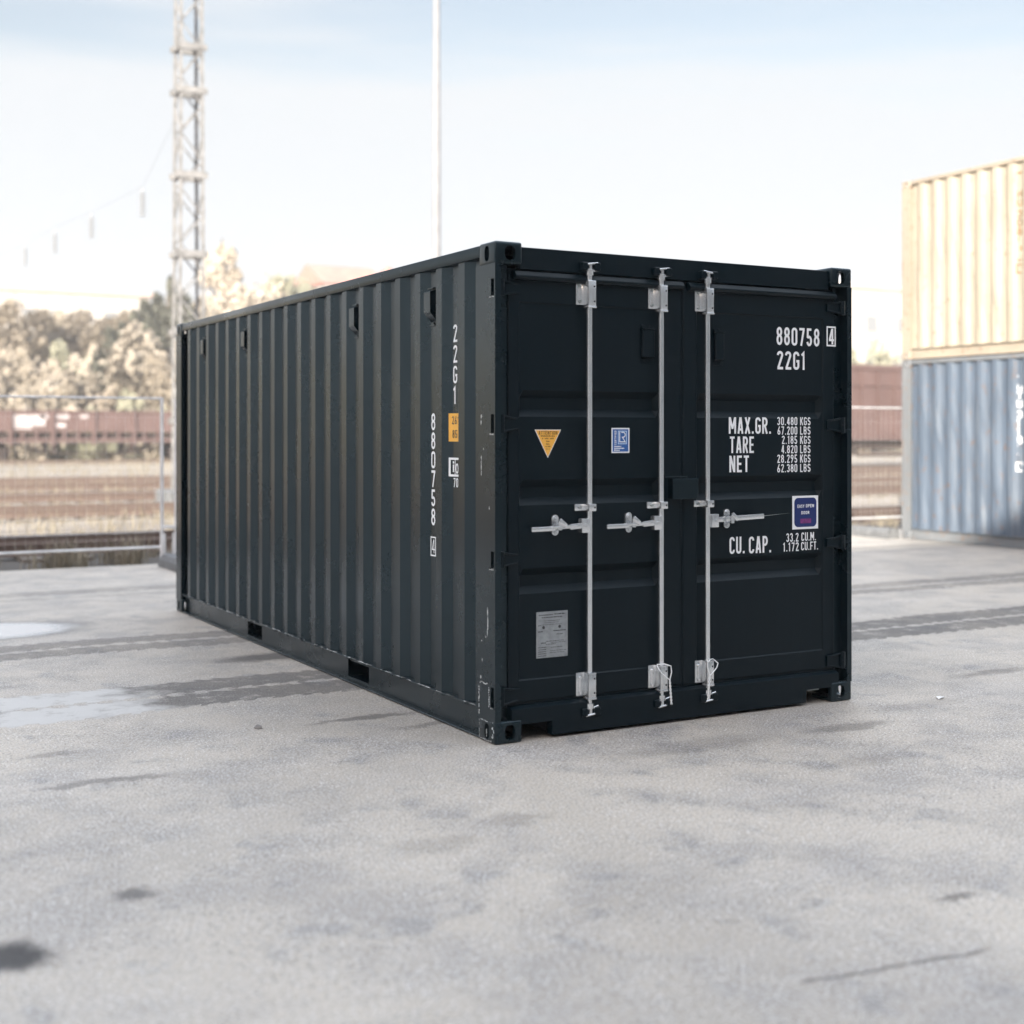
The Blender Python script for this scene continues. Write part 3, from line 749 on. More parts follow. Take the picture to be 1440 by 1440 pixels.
# wire ties
def tie(X, side_, label):
    y = -.026; z = .330; pts = []
    loop_ = [(X-side_*.036, y+.03, z-.004), (X-side_*.043, y, z-.020), (X-side_*.030, y-.006, z-.042), (X, y-.010, z-.066), (X+side_*.022, y-.010, z-.082)]
    l2 = [(X-side_*.034, y+.034, z), (X, y+.01, z+.004), (X+side_*.034, y-.004, z-.008), (X+side_*.036, y-.008, z-.040), (X+side_*.022, y-.010, z-.082)]
    mb = MB(); mb.tube(loop_, .0032, 6); mb.tube(l2, .0032, 6)
    for ph in (0, math.pi):
        tw = []
        for i in range(40):
            t = i/39; a = ph+t*22; tw.append((X+side_*(.022+.012*t)+.0035*math.cos(a), y-.010+.0035*math.sin(a), z-.082-t*.135))
        mb.tube(tw, .003, 6)
    o = empty('wire_tie', (X, y, .12)); mb.v = [(a-X, b_-y, c2-.12) for a, b_, c2 in mb.v]
    o2 = mb.build('wire_tie', 'cord', None, smooth=True, loc=(X, y, .12)); bpy.data.objects.remove(o)
    tag(o2, label, 'wire tie', 'wire ties round the locking rods')
tie(X2, 1, 'twisted white wire tie hanging at the foot of the middle locking rod')
tie(X3, -1, 'twisted white wire tie hanging at the foot of the right locking rod')

# side vents on inner flats k = 1,5,13,17
for k in (1, 5, 13, 17):
    a = Y0+.068+.278*k; mb = MB(); y0, y1 = a-.034, a+.060; z1_, z0_ = 2.415, 2.235
    mb.prism([(XI-.001, z1_), (.006, z1_-.012), (.002, z1_-.016), (.002, z0_+.050), (XI-.001, z0_)], y0+.022, y1+.01, 1)
    mb.box((.020, y0+.022, z1_+.004), (XI-.001, y1, z1_+.010)); mb.box((XI-.014, y0+.024, z0_-.024), (XI-.001, y1, z0_-.018)); mb.cyl((XI-.012, a+.02, z0_-.010), (XI-.001, a+.02, z0_-.010), .006, n=8)
    mb.build('vent', 'paint_side', side)

# side markings: s measured towards the door end from the far edge of an inner flat
def smap(yc):
    def f(u, v, off):
        y = yc-u; x = side_x(max(.21, min(CL-.21, y)))
        return (x-off-.0004, y, v)
    return f
def inner(k): return Y0+.068+.035+.278*k           # centre of inner flat k
sm = smap(inner(0)+.004)
mb = MB()
for i, ch in enumerate('22G1'):
    gw = GL[ch][0]; text(mb, ch, -.025, .025 if ch != '1' else .012, 2.104-i*.1135, .096, sm, .001, tk=.85)
mb.build('size_code', 'white', side, recalc=False)
sm = smap(inner(1)+.002); mb = MB()
for i, ch in enumerate('880758'): text(mb, ch, -.027, .027, 1.621-i*.108, .094, sm, .001, tk=.9)
mb.build('serial_number', 'white', side, recalc=False)
mb = MB(); frame(mb, -.034, .905, .034, 1.016, .008, sm, .001); text(mb, '4', -.021, .021, .922, .078, sm, .001, tk=.6); mb.build('check_digit', 'white', side, recalc=False)
sm = smap(.600); US = (0, .024, .094, .128)           # runs from the sloping web over the inner flat, breaking at the folds
def band(mb, u0, u1, z0, z1):
    cuts = [u0]+[q for q in (.024, .094) if u0 < q < u1]+[u1]
    for a, bb in zip(cuts, cuts[1:]): rect(mb, a, z0, bb, z1, sm, .001)
mb = MB(); band(mb, 0, .128, 1.557, 1.712); mb.build('height_sticker', 'yel', side, recalc=False)
mb = MB(); text(mb, '26', .020, .078, 1.652, .044, sm, .003, tk=.8); text(mb, '85', .024, .082, 1.576, .044, sm, .003, tk=.8); text(mb, '-', .086, .112, 1.665, .044, sm, .003)
mb.build('sticker_print', 'ink', side, recalc=False)
mb = MB(); z0, z1 = 1.364, 1.468
band(mb, .0, .012, z0+.012, z1-.012); band(mb, .050, .057, z0+.012, z1-.012); band(mb, 0, .128, z0, z0+.012); band(mb, 0, .128, z1-.012, z1)
band(mb, .026, .040, 1.388, 1.430); band(mb, .026, .040, 1.436, 1.448)
strip(mb, [(.079+.014*math.cos(R_(q)), 1.409+.024*math.sin(R_(q))) for q in range(0, 360, 24)], .009, sm, .002, True)
mb.build('rail_code', 'white', side, recalc=False)
mb = MB(); text(mb, '70', .034, .090, 1.306, .050, sm, .001); mb.build('rail_code_number', 'white', side, recalc=False)

# paint chips down to bare metal, on the post, casting and rail
def chips():
    rnd = random.Random(4); mb = MB()
    def sideflake(y, z, w, h, x=-.0006, n=9):
        pts = [(y+w*.5*math.cos(2*math.pi*i/n)*(.55+rnd.random()*.6), z+h*.5*math.sin(2*math.pi*i/n)*(.7+rnd.random()*.4)) for i in range(n)]
        mb.add([(x, a, bb) for a, bb in pts], [tuple(range(n))])
    for (y, z, w, h) in ((.150, 1.690, .012, .022), (.152, 1.658, .010, .030), (.125, 1.52, .007, .016), (.150, 1.475, .008, .028), (.151, 1.435, .008, .055), (.150, 1.395, .006, .04), (.062, 1.215, .006, .02), (.08, .68, .008, .05), (.078, .62, .010, .07), (.082, .57, .006, .05), (.10, .545, .008, .012), (.145, .52, .010, .010), (.14, .42, .008, .02), (.155, .33, .012, .02)): sideflake(y, z, w, h)
    for i in range(10): sideflake(.168+rnd.random()*.01, .135+i*.015+rnd.random()*.01, .006+rnd.random()*.006, .010+rnd.random()*.012)
    for i in range(9): sideflake(.062+rnd.random()*.006, .19+i*.012, .005+rnd.random()*.005, .012)
    for i in range(7): sideflake(.09+i*.012, .300+rnd.random()*.006, .014, .004+rnd.random()*.004)
    for (a, bb) in HZ:
        for i in range(5): sideflake(.02+rnd.random()*.04, a-.008+rnd.random()*.004, .014, .006)
    return mb
tag(chips().build('paint_chips', 'chip', box, recalc=False), kind='stuff')
mb = MB(); rnd = random.Random(9)
def cf(y, z, w, h):
    n = 8; pts = [(y+w*.5*math.cos(2*math.pi*i/n)*(.5+rnd.random()*.7), z+h*.5*math.sin(2*math.pi*i/n)*(.5+rnd.random()*.7)) for i in range(n)]
    mb.add([(-.0016, a, bb) for a, bb in pts], [tuple(range(n))])
for i in range(20): cf(.168+rnd.random()*.004, .014+rnd.random()*.095, .004, .012)
for i in range(16): cf(.02+rnd.random()*.14, .010+rnd.random()*.004, .018, .005)
for i in range(9): cf(.012+rnd.random()*.02, .02+rnd.random()*.09, .008, .012)
for i in range(12): cf(.118+rnd.random()*.006-.03, .03+rnd.random()*.06, .006, .008)
for i in range(8): cf(.02+rnd.random()*.14, .108+rnd.random()*.004, .014, .004)
for i in range(8): cf(CL-.02-rnd.random()*.02, .02+rnd.random()*.09, .010, .012)
tag(mb.build('casting_chips', 'chip', box, recalc=False), kind='stuff')
# scuffed lower edge of the side: worn ledges between the ribs
mb = MB(); rnd = random.Random(12)
for k in range(-1, 20):
    a = Y0+.278*k+.068
    for q in range(5):
        y = a-.02+rnd.random()*.16
        if .22 < y < CL-.3: mb.box((.0035, y, .1662), (.006+rnd.random()*.012, y+.02+rnd.random()*.06, .1668))
tag(mb.build('scuffed_edge', 'chip', box), kind='stuff')

# ------------------------------------------------------------------ stacked containers on the right
blue = empty('shipping_container', (12.0, 2.975, 0)); tag(blue, 'weathered pale blue corrugated container standing on the ground under the cream one', 'shipping container', 'old containers stacked on the right')
kb = container(blue, 2.73, 'blue', 'blueframe')
yel = empty('shipping_container', (12.0, 2.975, 2.735)); tag(yel, 'faded cream yellow container with rust streaks stacked on top of the blue one', 'shipping container', 'old containers stacked on the right')
ky = container(yel, 2.73, 'yellow', 'yellowframe')
def vert(s, z, yw, kk, mat, par, boxed, pitch=.145, h=.12):
    sm = smap(yw); mb = MB()
    for i, ch in enumerate(s):
        if ch == ' ': z -= .03; continue
        text(mb, ch, -.045, .045 if ch not in '1I' else 0, z, h, sm, .002, tk=.95); z -= pitch
    if boxed: frame(mb, -.055, z-.03, .055, z+h, .02, sm, .002); text(mb, boxed, -.03, .03, z, h*.8, sm, .002)
    mb.build('serial_number', mat, par, recalc=False)
vert('SGTU 311811', 2.33, 6.857-2.975, 0, 'white', kb['side'], '8', .119, .10)
M['brownprint'] = flat('faded_brown_marking', (.20, .11, .05), .6, 0, .4, 6)
vert('TGHU 308194', 2.42, 6.857-2.975, 0, 'brownprint', ky['side'], '2', .125, .10)

# ------------------------------------------------------------------ mobile fence
def fence_panel(x0, x1, label):
    f_ = empty('mesh_barrier', ((x0+x1)/2, 10.2, 0)); hw = (x1-x0)/2
    mb = MB()
    for s in (-1, 1): mb.cyl((s*(hw-.021), 0, .10), (s*(hw-.021), 0, 2.04), .0215, n=12)
    mb.cyl((-hw+.02, 0, .235), (hw-.02, 0, .235), .016, n=10); mb.cyl((-hw+.02, 0, 2.03), (hw-.02, 0, 2.03), .013, n=10)
    mb.cyl((-hw+.02, 0, .42), (hw-.02, 0, .42), .0035, n=6)
    mb.build('tube_frame', 'galvtube', f_, smooth=True)
    mb = MB(); n = int(2*hw/.11)
    for i in range(1, n): x = -hw+2*hw*i/n; mb.cyl((x, -.0, .235), (x, 0, 2.03), .0011, n=4, cap=False)
    for z in (.6, .9, 1.2, 1.5, 1.8): mb.cyl((-hw+.02, .004, z), (hw-.02, .004, z), .0013, n=4, cap=False)
    mb.build('wire_mesh', 'galvtube', f_)
    tag(f_, label, 'mesh fence', 'mobile fence along the railway'); return f_
edges = [(-2.55, .97, 'galvanised mesh fence panel at the left edge of the yard'), (1.10, 4.58, 'galvanised mesh fence panel starting just left of the dark container'),
         (4.70, 8.18, 'galvanised mesh fence panel hidden behind the dark container'), (8.30, 11.80, 'galvanised mesh fence panel ending right of the dark container'), (11.93, 15.4, 'galvanised mesh fence panel running behind the blue container')]
for a, bb, lb in edges: fence_panel(a, bb, lb)
feet = [(-2.62, None), (1.035, 'grey concrete fence foot on the ground left of the dark container'), (4.64, None), (8.24, None), (11.865, 'pale fence foot between the dark and the blue container')]
f0 = None
for i, (x, lb) in enumerate(feet):
    if lb is None: continue
    ft = empty('concrete_block', (x, 9.62, 0)); lb_ = lb
    mb = MB()
    mb.prism([(-.12, 0), (.12, 0), (.12, .09), (.085, .15), (-.085, .15), (-.12, .09)], -.55, .62, 1)
    bo = mb.build('foot_block', 'foot', ft)
    mb = MB(); mb.cyl((-.065, .58, .10), (-.065, .58, .40), .026, n=10); mb.cyl((.065, .58, .10), (.065, .58, .40), .026, n=10); mb.build('socket', 'galvtube', ft, smooth=True)
    tag(ft, lb_, 'concrete block', 'concrete blocks holding the mobile fence')
    mb = MB(); mb.box((-.10, .53, .46), (.10, .54, .49), .003); mb.box((-.10, .62, .46), (.10, .63, .49), .003); mb.cyl((0, .52, .475), (0, .64, .475), .008, n=8)
    mb.v = [(a_, b_-.58+.58, c_2) for a_, b_, c_2 in mb.v]; mb.build('clamp', 'galvtube', ft)

# ------------------------------------------------------------------ railway
def track(y, label, x0=-45, x1=120):
    t = empty('railway_track', (0, y, 0)); mb = None
    for s in (-.755, .755):
        mb = MB(); pr = [(s-.07, .0), (s+.07, .0), (s+.07, .012), (s+.012, .03), (s+.012, .12), (s+.036, .13), (s+.036, .165), (s-.036, .165), (s-.036, .13), (s-.012, .12), (s-.012, .03), (s-.07, .012)]
        mb.prism(pr, x0, x1, 0); mb.build('rail', 'rail', t)
    mb = MB(); x = x0
    while x < x1: mb.box((x, -1.3, -.12), (x+.25, 1.3, -.001)); x += .62
    tag(mb.build('sleepers', 'sleeper', t), kind='stuff')
    tag(t, label, 'railway track', 'parallel railway tracks')
for y, lb in ((13.25, 'nearest railway track just beyond the mesh fence'), (21.5, 'second railway track counted from the fence'), (27.6, 'third railway track counted from the fence'),
              (34.4, 'fourth railway track in dry grass'), (40.0, 'railway track carrying the tall brown wagon'), (72, 'farthest railway track carrying the low red-brown wagon')): track(y, lb)

def wheelset(par, x, w=.75, r=.46, z=.625):
    mb = MB()
    for s in (-1, 1): mb.cyl((x, s*w-.065, z), (x, s*w+.065, z), r, n=24); mb.cyl((x, s*(w+.1), z), (x, s*(w+.28), z), .13, n=10)
    mb.cyl((x, -w, z), (x, w, z), .08, n=10); mb.build('wheelset', 'under', par, smooth=True)
wg = empty('freight_wagon', (12.9, 72, 0)); tag(wg, 'low red-brown open freight wagon with white markings on the far track at the left', 'freight wagon')
hl = 6.5
mb = MB()
for s in (-1, 1): mb.box((-hl, s*1.4-.03, 1.80), (hl, s*1.4+.03, 2.84))
mb.box((-hl-.03, -1.37, 1.30), (-hl+.03, 1.37, 2.84)); mb.box((hl-.03, -1.37, 1.30), (hl+.03, 1.37, 2.84)); mb.build('side_wall', 'wagon', wg)
mb = MB()
for s in (-1, 1): mb.box((-hl-.05, s*1.42-.06, 2.84), (hl+.05, s*1.42+.06, 2.92)); mb.box((-hl, s*1.42-.05, 1.74), (hl, s*1.42+.05, 1.80)); mb.box((-hl-.05, s*1.42-.05, 1.16), (hl+.05, s*1.42+.05, 1.36))
mb.build('side_beam', 'wagon', wg)
x = -hl
for i in range(7):
    xx = -6.6+2.2*i+.0
    for s in (-1, 1): MB().box((xx-.09, s*1.46-.10, 1.0), (xx+.09, s*1.46+.04, 2.88)).build('side_post', 'wagon', wg)
mb = MB()
for i in range(6):
    for k in (.28, .62):
        xx = -6.6+2.2*(i+k)
        for s in (-1, 1): MB().box((xx-.08, s*1.40-.02, 1.36), (xx+.08, s*1.40+.02, 1.74)).build('lower_slat', 'wagon', wg)
mb = MB().box((-hl, -1.2, 1.15), (hl, 1.2, 1.70)); mb.build('floor', 'under', wg)
mb = MB()
for s in (-1, 1):
    mb.tube([(-4.3, s*1.2, 1.15), (-2.1, s*1.2, .55), (2.1, s*1.2, .55), (4.3, s*1.2, 1.15)], .05, 6)
    for xx in (-2.1, 2.1): mb.box((xx-.10, s*1.2-.06, .50), (xx+.10, s*1.2+.06, 1.2))
mb.build('truss_rod', 'under', wg)
for xx in (-4.75, 4.75): wheelset(wg, xx)
mb = MB()
for (a, bb, z0, z1) in ((-4.3, -2.6, 2.05, 2.65), (-2.9, -2.45, 2.45, 2.7), (-2.05, -1.35, 2.45, 2.68), (-2.05, -1.5, 2.0, 2.2), (-.75, -.3, 2.50, 2.68), (-4.2, -3.3, 1.9, 2.0)): MB().box((a, -1.436, z0), (bb, -1.431, z1)).build('white_marking', 'wmark', wg)
for s in (-1, 1):
    for q in (.6, -.6): pass
bx = empty('freight_wagon', (41.5, 40.0, 0)); tag(bx, 'tall brown freight wagon standing between the dark container and the blue container', 'freight wagon')
hl = 7
mb = MB().box((-hl, -1.35, 1.55), (hl, 1.35, 4.45), .04); mb.build('body', 'wagon', bx)
mb = MB(); mb.box((-hl-.05, -1.46, 4.45), (hl+.05, 1.46, 4.72), .03); mb.box((-hl-.05, -1.44, 1.35), (hl+.05, 1.44, 1.55)); mb.box((-hl, -1.41, 1.56), (hl, -1.352, 2.25)); mb.box((-hl, -1.41, 3.75), (hl, -1.352, 4.44)); mb.build('side_beam', 'wagon', bx)
for i in range(15):
    xx = -7+i; mb = MB().box((xx-.06, -1.50, 1.57), (xx+.06, -1.412, 4.44)); mb.build('side_post', 'wagon', bx)
mb = MB(); mb.box((-hl+.3, -1.1, .95), (hl-.3, 1.1, 1.35)); mb.tube([(-3.5, -1.2, 1.3), (-2, -1.2, .65), (2, -1.2, .65), (3.5, -1.2, 1.3)], .06, 6); mb.build('underframe', 'under', bx)
for xx in (-5.8, -4, 4, 5.8): wheelset(bx, xx)

# lattice mast
mt_ = empty('lattice_mast', (5.15, 24.0, 0)); tag(mt_, 'tall pale steel lattice mast rising behind the left end of the dark container', 'mast')
Hm = 15.5
def hwid(z): return .285-.070*z/Hm
mb = MB()
for sx_ in (-1, 1):
    for sy in (-1, 1):
        mb.tube([(sx_*hwid(z), sy*hwid(z), z) for z in (0, Hm/2, Hm)], .045, 4)
mb.build('leg', 'masts', mt_)
mb = MB(); z = .3; k = 0
while z < Hm-.6:
    z2 = z+.62; w0, w1 = hwid(z), hwid(z2); s = 1 if k % 2 else -1
    for a in (-1, 1):
        mb.cyl((-s*w0, a*w0, z), (s*w1, a*w1, z2), .020, n=5); mb.cyl((a*w0, -s*w0, z), (a*w1, s*w1, z2), .020, n=5)
    z = z2; k += 1
mb.build('diagonal_brace', 'masts', mt_)
for z in (1.9, 3.9, 5.65, 7.42, 9.32, 10.3, 12.2, 14.0):
    w0 = hwid(z)+.03; mb = MB()
    for a in (-1, 1): mb.box((-w0-.08, a*w0-.02, z-.07), (w0+.08, a*w0+.02, z+.07)); mb.box((a*w0-.02, -w0, z-.07), (a*w0+.02, w0, z+.07))
    mb.build('cross_plate', 'masts', mt_)
mb = MB().box((-.6, -.6, -.05), (.6, .6, .35), .03); mb.build('foundation', 'foot', mt_)
po = empty('light_pole', (21.6, 45, 0)); tag(po, 'tall slender pale pole rising behind the middle of the dark container', 'pole')
MB().cyl((0, 0, 0), (0, 0, 26), .20, .12, n=16).build('shaft', 'pole', po, smooth=True)
mb = MB().box((-1.2, -.2, 26), (1.2, .2, 26.25), .03); mb.build('lamp_head', 'pole', po)
mb = MB().box((-.35, -.35, -.05), (.35, .35, .4), .03); mb.build('foundation', 'foot', po)

# overhead wire with hanging insulators at the left
wr = empty('overhead_line', (7.5, 37.75, 9.6)); tag(wr, 'thin overhead wire above the tracks at the left of the lattice mast', 'overhead wire')
mb = MB(); mb.tube([(-2.1, -13.6, .2), (-.0, 0, 0), (-.4, 5.8, 0), (-.86, 10.2, -.0), (-1.07, 15.6, 0), (-2.4, 32, 0), (-6, 70, -.4)], .0035, 5); mb.build('wire', 'under', wr)
proto = None
for i, (x, y, z, lb) in enumerate(((7.49, 37.75, 9.1, 'insulator string hanging nearest to the lattice mast'), (7.10, 43.58, 9.1, 'second insulator string from the lattice mast'), (6.64, 47.96, 9.05, 'third insulator string from the lattice mast'), (6.43, 53.35, 9.11, 'insulator string hanging nearest to the left edge of the picture'))):
    mb = MB()
    for k in range(6): mb.cyl((0, 0, -.42+k*.14), (0, 0, -.34+k*.14), .13, .04, n=12)
    mb.cyl((0, 0, -.42), (0, 0, .48), .025, n=6)
    if proto is None: proto = mb.build('insulator', 'insul', None, smooth=True); o = proto
    else: o = proto.copy(); S.collection.objects.link(o)
    o.location = (x, y, z); tag(o, lb, 'insulator', 'insulators hanging from the overhead wire')

# ------------------------------------------------------------------ vegetation
def crown_mesh(name, mat, kind, n, seed, leaf_=.22):
    rnd = random.Random(seed); vs = []; fs = []; cl = []
    nc = {'round': 26, 'poplar': 24, 'shrub': 16, 'ragged': 22}[kind]
    for i in range(nc):
        while True:
            p = Vector((rnd.uniform(-1, 1), rnd.uniform(-1, 1), rnd.uniform(-1, 1)))
            if p.length < 1: break
        p = p.normalized()*(p.length**.5)
        if kind == 'round': c = Vector((p.x*.42, p.y*.42, .62+p.z*.32)); rr = rnd.uniform(.09, .19)
        elif kind == 'poplar': c = Vector((p.x*.15*(1.25-abs(p.z)), p.y*.15*(1.25-abs(p.z)), .55+p.z*.42)); rr = rnd.uniform(.05, .10)
        elif kind == 'ragged': c = Vector((p.x*.36*(1.3-.6*(p.z+1)/2), p.y*.36, .55+p.z*.40)); rr = rnd.uniform(.06, .15)
        else: c = Vector((p.x*.62, p.y*.55, .38+p.z*.34)); rr = rnd.uniform(.12, .24)
        cl.append((c, rr))
    per = n//nc
    for c, rr in cl:
        for j in range(per):
            d = Vector((rnd.gauss(0, 1), rnd.gauss(0, 1), rnd.gauss(0, 1))).normalized()*rr*(rnd.random()**.45)
            p = c+d
            if p.z < .02: continue
            a = Vector((rnd.gauss(0, 1), rnd.gauss(0, 1), rnd.gauss(0, 1))).normalized(); q = a.orthogonal().normalized(); s = leaf_*rnd.uniform(.5, 1.2)*.11
            bs = len(vs); vs += [p-a*s-q*s*.6, p+a*s-q*s*.5, p+a*s*.9+q*s*.6, p-a*s*.8+q*s*.5]; fs.append((bs, bs+1, bs+2, bs+3))
    me = bpy.data.meshes.new(name); me.from_pydata([tuple(v) for v in vs], [], fs); me.materials.append(M[mat]); return me, cl
def trunk_mesh(name, cl, kind):
    mb = MB(); th = {'round': .6, 'poplar': .92, 'shrub': .25, 'ragged': .85}[kind]; tr = .022 if kind != 'shrub' else .02
    mb.tube([(0, 0, -.03), (.008, .004, th*.5), (0, -.005, th)], lambda t: tr*(1-.7*t), 7)
    for c, rr in cl[::2]:
        z = min(th*.95, max(.06, c.z*.55)); mb.tube([(0, 0, z), (c.x*.45, c.y*.45, z+(c.z-z)*.6), tuple(c)], lambda t: tr*.45*(1-.75*t), 5)
    me = bpy.data.meshes.new(name); me.from_pydata(mb.v, [], mb.f); me.materials.append(M['bark']); return me
PR = {}
for key, mat, kind, n in (('shrub', 'leafdry', 'shrub', 2600), ('shrub2', 'leafbeige', 'shrub', 2400), ('shrub3', 'leafolive', 'shrub', 2400), ('autumn', 'leafbeige', 'round', 3200), ('poplar', 'leafbeige', 'poplar', 2600), ('dark', 'leafdark', 'ragged', 3400), ('olive', 'leafolive', 'round', 3200), ('ochre', 'leafdry', 'round', 3200)):
    me, cl = crown_mesh('crown', mat, kind, n, len(PR)+21, .26 if 'shrub' not in key else .36); PR[key] = (me, trunk_mesh('trunk', cl, kind))
def plant(key, x, y, h, wd, label, cat, group, name, rz=None):
    t = empty(name, (x, y, hz(x, y) if y > 80 else -.05)); t.rotation_euler = (0, 0, random.uniform(0, 6.28) if rz is None else rz); t.scale = (wd, wd, h)
    for nm, me in (('crown', PR[key][0]), ('trunk', PR[key][1])):
        o = bpy.data.objects.new(nm, me); S.collection.objects.link(o); o.parent = t
    tag(t, label, cat, group)
rnd = random.Random(31)
# shrubs: rows on the slope, seen left of the container and over its roof, and in the right-hand gap
def px_x(u, y): # position of the line of sight in plan for the column u at depth plane y
    a = (u-720)/1891; dx = .4878+.8730*a; dy = .8730-.4878*a; return -3.287+dx*(y+6.06)/dy
rowdef = [(82, 3.4, ('shrub', 'shrub3', 'shrub'), 'front'), (87, 4.6, ('shrub2', 'shrub', 'shrub3'), 'second'), (94, 5.0, ('shrub', 'shrub2', 'shrub2'), 'third'), (103, 5.2, ('shrub2', 'shrub3', 'shrub'), 'fourth'), (114, 5.4, ('shrub2', 'shrub2', 'shrub'), 'rear')]
word = {'shrub': 'brown', 'shrub2': 'pale straw coloured', 'shrub3': 'olive'}
pos = ['at the left picture edge', 'a little in from the left picture edge', 'above the white wagon markings', 'above the middle of the low wagon', 'above the right half of the low wagon', 'left of the fence posts', 'behind the lattice mast foot', 'just behind the dark container end']
for ri, (y, h, ks, rn) in enumerate(rowdef):
    us = [-25, 15, 55, 95, 135, 175, 215, 255]
    for i, u in enumerate(us):
        k = rnd.choice(ks); uu = u+rnd.uniform(-12, 12); yy = y+rnd.uniform(-2, 2)
        plant(k, px_x(uu, yy), yy, h*rnd.uniform(.75, 1.3), h*rnd.uniform(.55, .8), '%s shrub, %s row, %s' % (word[k], rn, pos[i]), 'shrub', 'shrubs on the slope', 'shrub')
for i, (u, y, k, lb) in enumerate(((1202, 78, 'shrub', 'brown shrub above the tall wagon, beside the dark container edge'), (1225, 80, 'shrub2', 'pale shrub above the middle of the tall wagon'), (1252, 83, 'shrub2', 'pale shrub above the tall wagon next to the cream container'))):
    plant(k, px_x(u, y), y, 4.5, 3.5, lb, 'shrub', 'shrubs on the slope', 'shrub')
for key, u, y, top, wd, lb in (('dark', 236, 96, 14.6, 6.5, 'dark evergreen tree left of the lattice mast'), ('dark', 185, 99, 11.9, 6.5, 'dark rounded evergreen above the right end of the low wagon'),
    ('ochre', 212, 92, 10.0, 7, 'brown autumn tree just left of the lattice mast foot'), ('ochre', 262, 88, 9.5, 6, 'brown autumn tree behind the lattice mast'), ('poplar', 312, 112, 20.4, 11, 'tall narrow poplar right of the lattice mast'), ('ochre', 300, 104, 13.4, 6, 'brown tree in front of the poplar'),
    ('autumn', 345, 110, 15.4, 8, 'pale autumn tree right of the poplar'), ('olive', 385, 112, 16.2, 9, 'olive tree over the left half of the container roof'), ('autumn', 425, 114, 16.2, 9, 'pale autumn tree over the middle of the container roof'), ('autumn', 460, 118, 16.0, 8, 'pale tree next to the red roofed house'),
    ('autumn', 20, 108, 12.5, 7, 'pale autumn tree at the left picture edge below the long building'), ('ochre', 60, 112, 12.3, 6, 'brown tree below the left part of the long building'), ('autumn', 120, 112, 12.2, 7, 'pale tree below the middle of the long building'), ('ochre', 160, 110, 12.4, 6, 'brown tree below the right end of the long building'),
    ('olive', 1210, 74, 9.0, 6, 'small olive tree beside the right edge of the dark container')):
    x = px_x(u, y); plant(key, x, y, top-(hz(x, y) if y > 80 else 0), wd, lb, 'tree', 'trees on the slope', 'tree')

# weeds (nobody could count them)
mb = MB(); rnd = random.Random(77)
def tuft(x, y, n, h, z0=-.05):
    for i in range(n):
        a = rnd.uniform(0, 6.28); ln = h*rnd.uniform(.4, 1.1); le = rnd.uniform(.1, .7)*ln; px_, py_ = x+rnd.gauss(0, .07), y+rnd.gauss(0, .07); w = .0035+rnd.random()*.003
        d = Vector((math.cos(a), math.sin(a), 0)); s = Vector((-d.y, d.x, 0))*w; p0 = Vector((px_, py_, z0)); p1 = p0+d*le*.4+Vector((0, 0, ln*.6)); p2 = p0+d*le+Vector((0, 0, ln))
        mb.add([p0-s, p0+s, p1+s, p1-s, p2], [(0, 1, 2, 3), (3, 2, 4)])
for i in range(70): tuft(rnd.uniform(-1.4, 3.2), rnd.uniform(10.7, 12.3), 14, rnd.uniform(.10, .38))
for i in range(60): tuft(rnd.uniform(8, 20), rnd.uniform(10.7, 12.3), 12, rnd.uniform(.12, .4))
for (x, y) in ((-.1, 11.0), (.0, 11.2), (.1, 10.9), (.75, 11.0), (.85, 11.1), (.6, 11.3)): tuft(x, y, 40, .42)
tag(mb.build('dry_weeds', 'weed', recalc=False), 'sparse dry weeds growing along the foot of the mesh fence', 'weeds', kind='stuff')
mb = MB()
for i in range(2600):
    y = rnd.choice((16.5, 18, 19.5, 24.5, 30.8, 31.5, 36.8, 37.5))+rnd.gauss(0, .7); tuft(rnd.uniform(-3, 14) if i % 3 else rnd.uniform(18, 45), y, 4, rnd.uniform(.1, .4))
for i in range(1800):
    y = rnd.uniform(43, 69); tuft(rnd.uniform(0, 26) if i % 3 else rnd.uniform(40, 75), y, 4, rnd.uniform(.2, .6))
tag(mb.build('dry_grass', 'weed', recalc=False), 'tufts of dry grass between the railway tracks', 'grass', kind='stuff')

# ------------------------------------------------------------------ buildings
def building(name, x0, x1, y0, y1, zt, wall, roofm, rise, label, nwin, wz, ww, wh, zb=None, grp=None):
    z0 = (hz((x0+x1)/2, y0)-2) if zb is None else zb; cx, cy = (x0+x1)/2, (y0+y1)/2
    bl = empty(name, (cx, cy, z0)); hx, hy, H = (x1-x0)/2, (y1-y0)/2, zt-z0
    wl = MB().box((-hx, -hy, 0), (hx, hy, H)).build('wall', wall, bl)
    mb = MB()
    if rise: mb.prism([(-hy-.4, H), (hy+.4, H), (0, H+rise)], -hx-.4, hx+.4, 0)
    else: mb.box((-hx-.3, -hy-.3, H), (hx+.3, hy+.3, H+.45))
    mb.build('roof', roofm, bl)
    for z in wz:
        for i in range(nwin):
            xx = -hx+2*hx*(i+.5)/nwin
            w = MB().box((xx-ww/2-.1, -hy-.06, z-z0-.1), (xx+ww/2+.1, -hy+.02, z-z0+wh+.1)).build('window', 'concrete', bl)
            MB().box((xx-ww/2, -hy-.10, z-z0), (xx+ww/2, -hy-.062, z-z0+wh)).build('pane', 'glass', w)
    tag(bl, label, 'building', grp); return bl
M['pinkroof'] = flat('faded_pink_roof_edge', (.44, .34, .31), .7)
building('long_building', 8, 32.5, 136, 150, 16.0, 'concrete', 'pinkroof', 0, 'long pale flat-roofed building atop the slope at far left', 9, (13.2,), 1.2, 1.1)
building('house', 49, 56, 128, 138, 17.6, 'concrete', 'redroof', 2.6, 'pale house with a red pitched roof peeking over the dark container', 3, (14.5,), 1.0, 1.3)
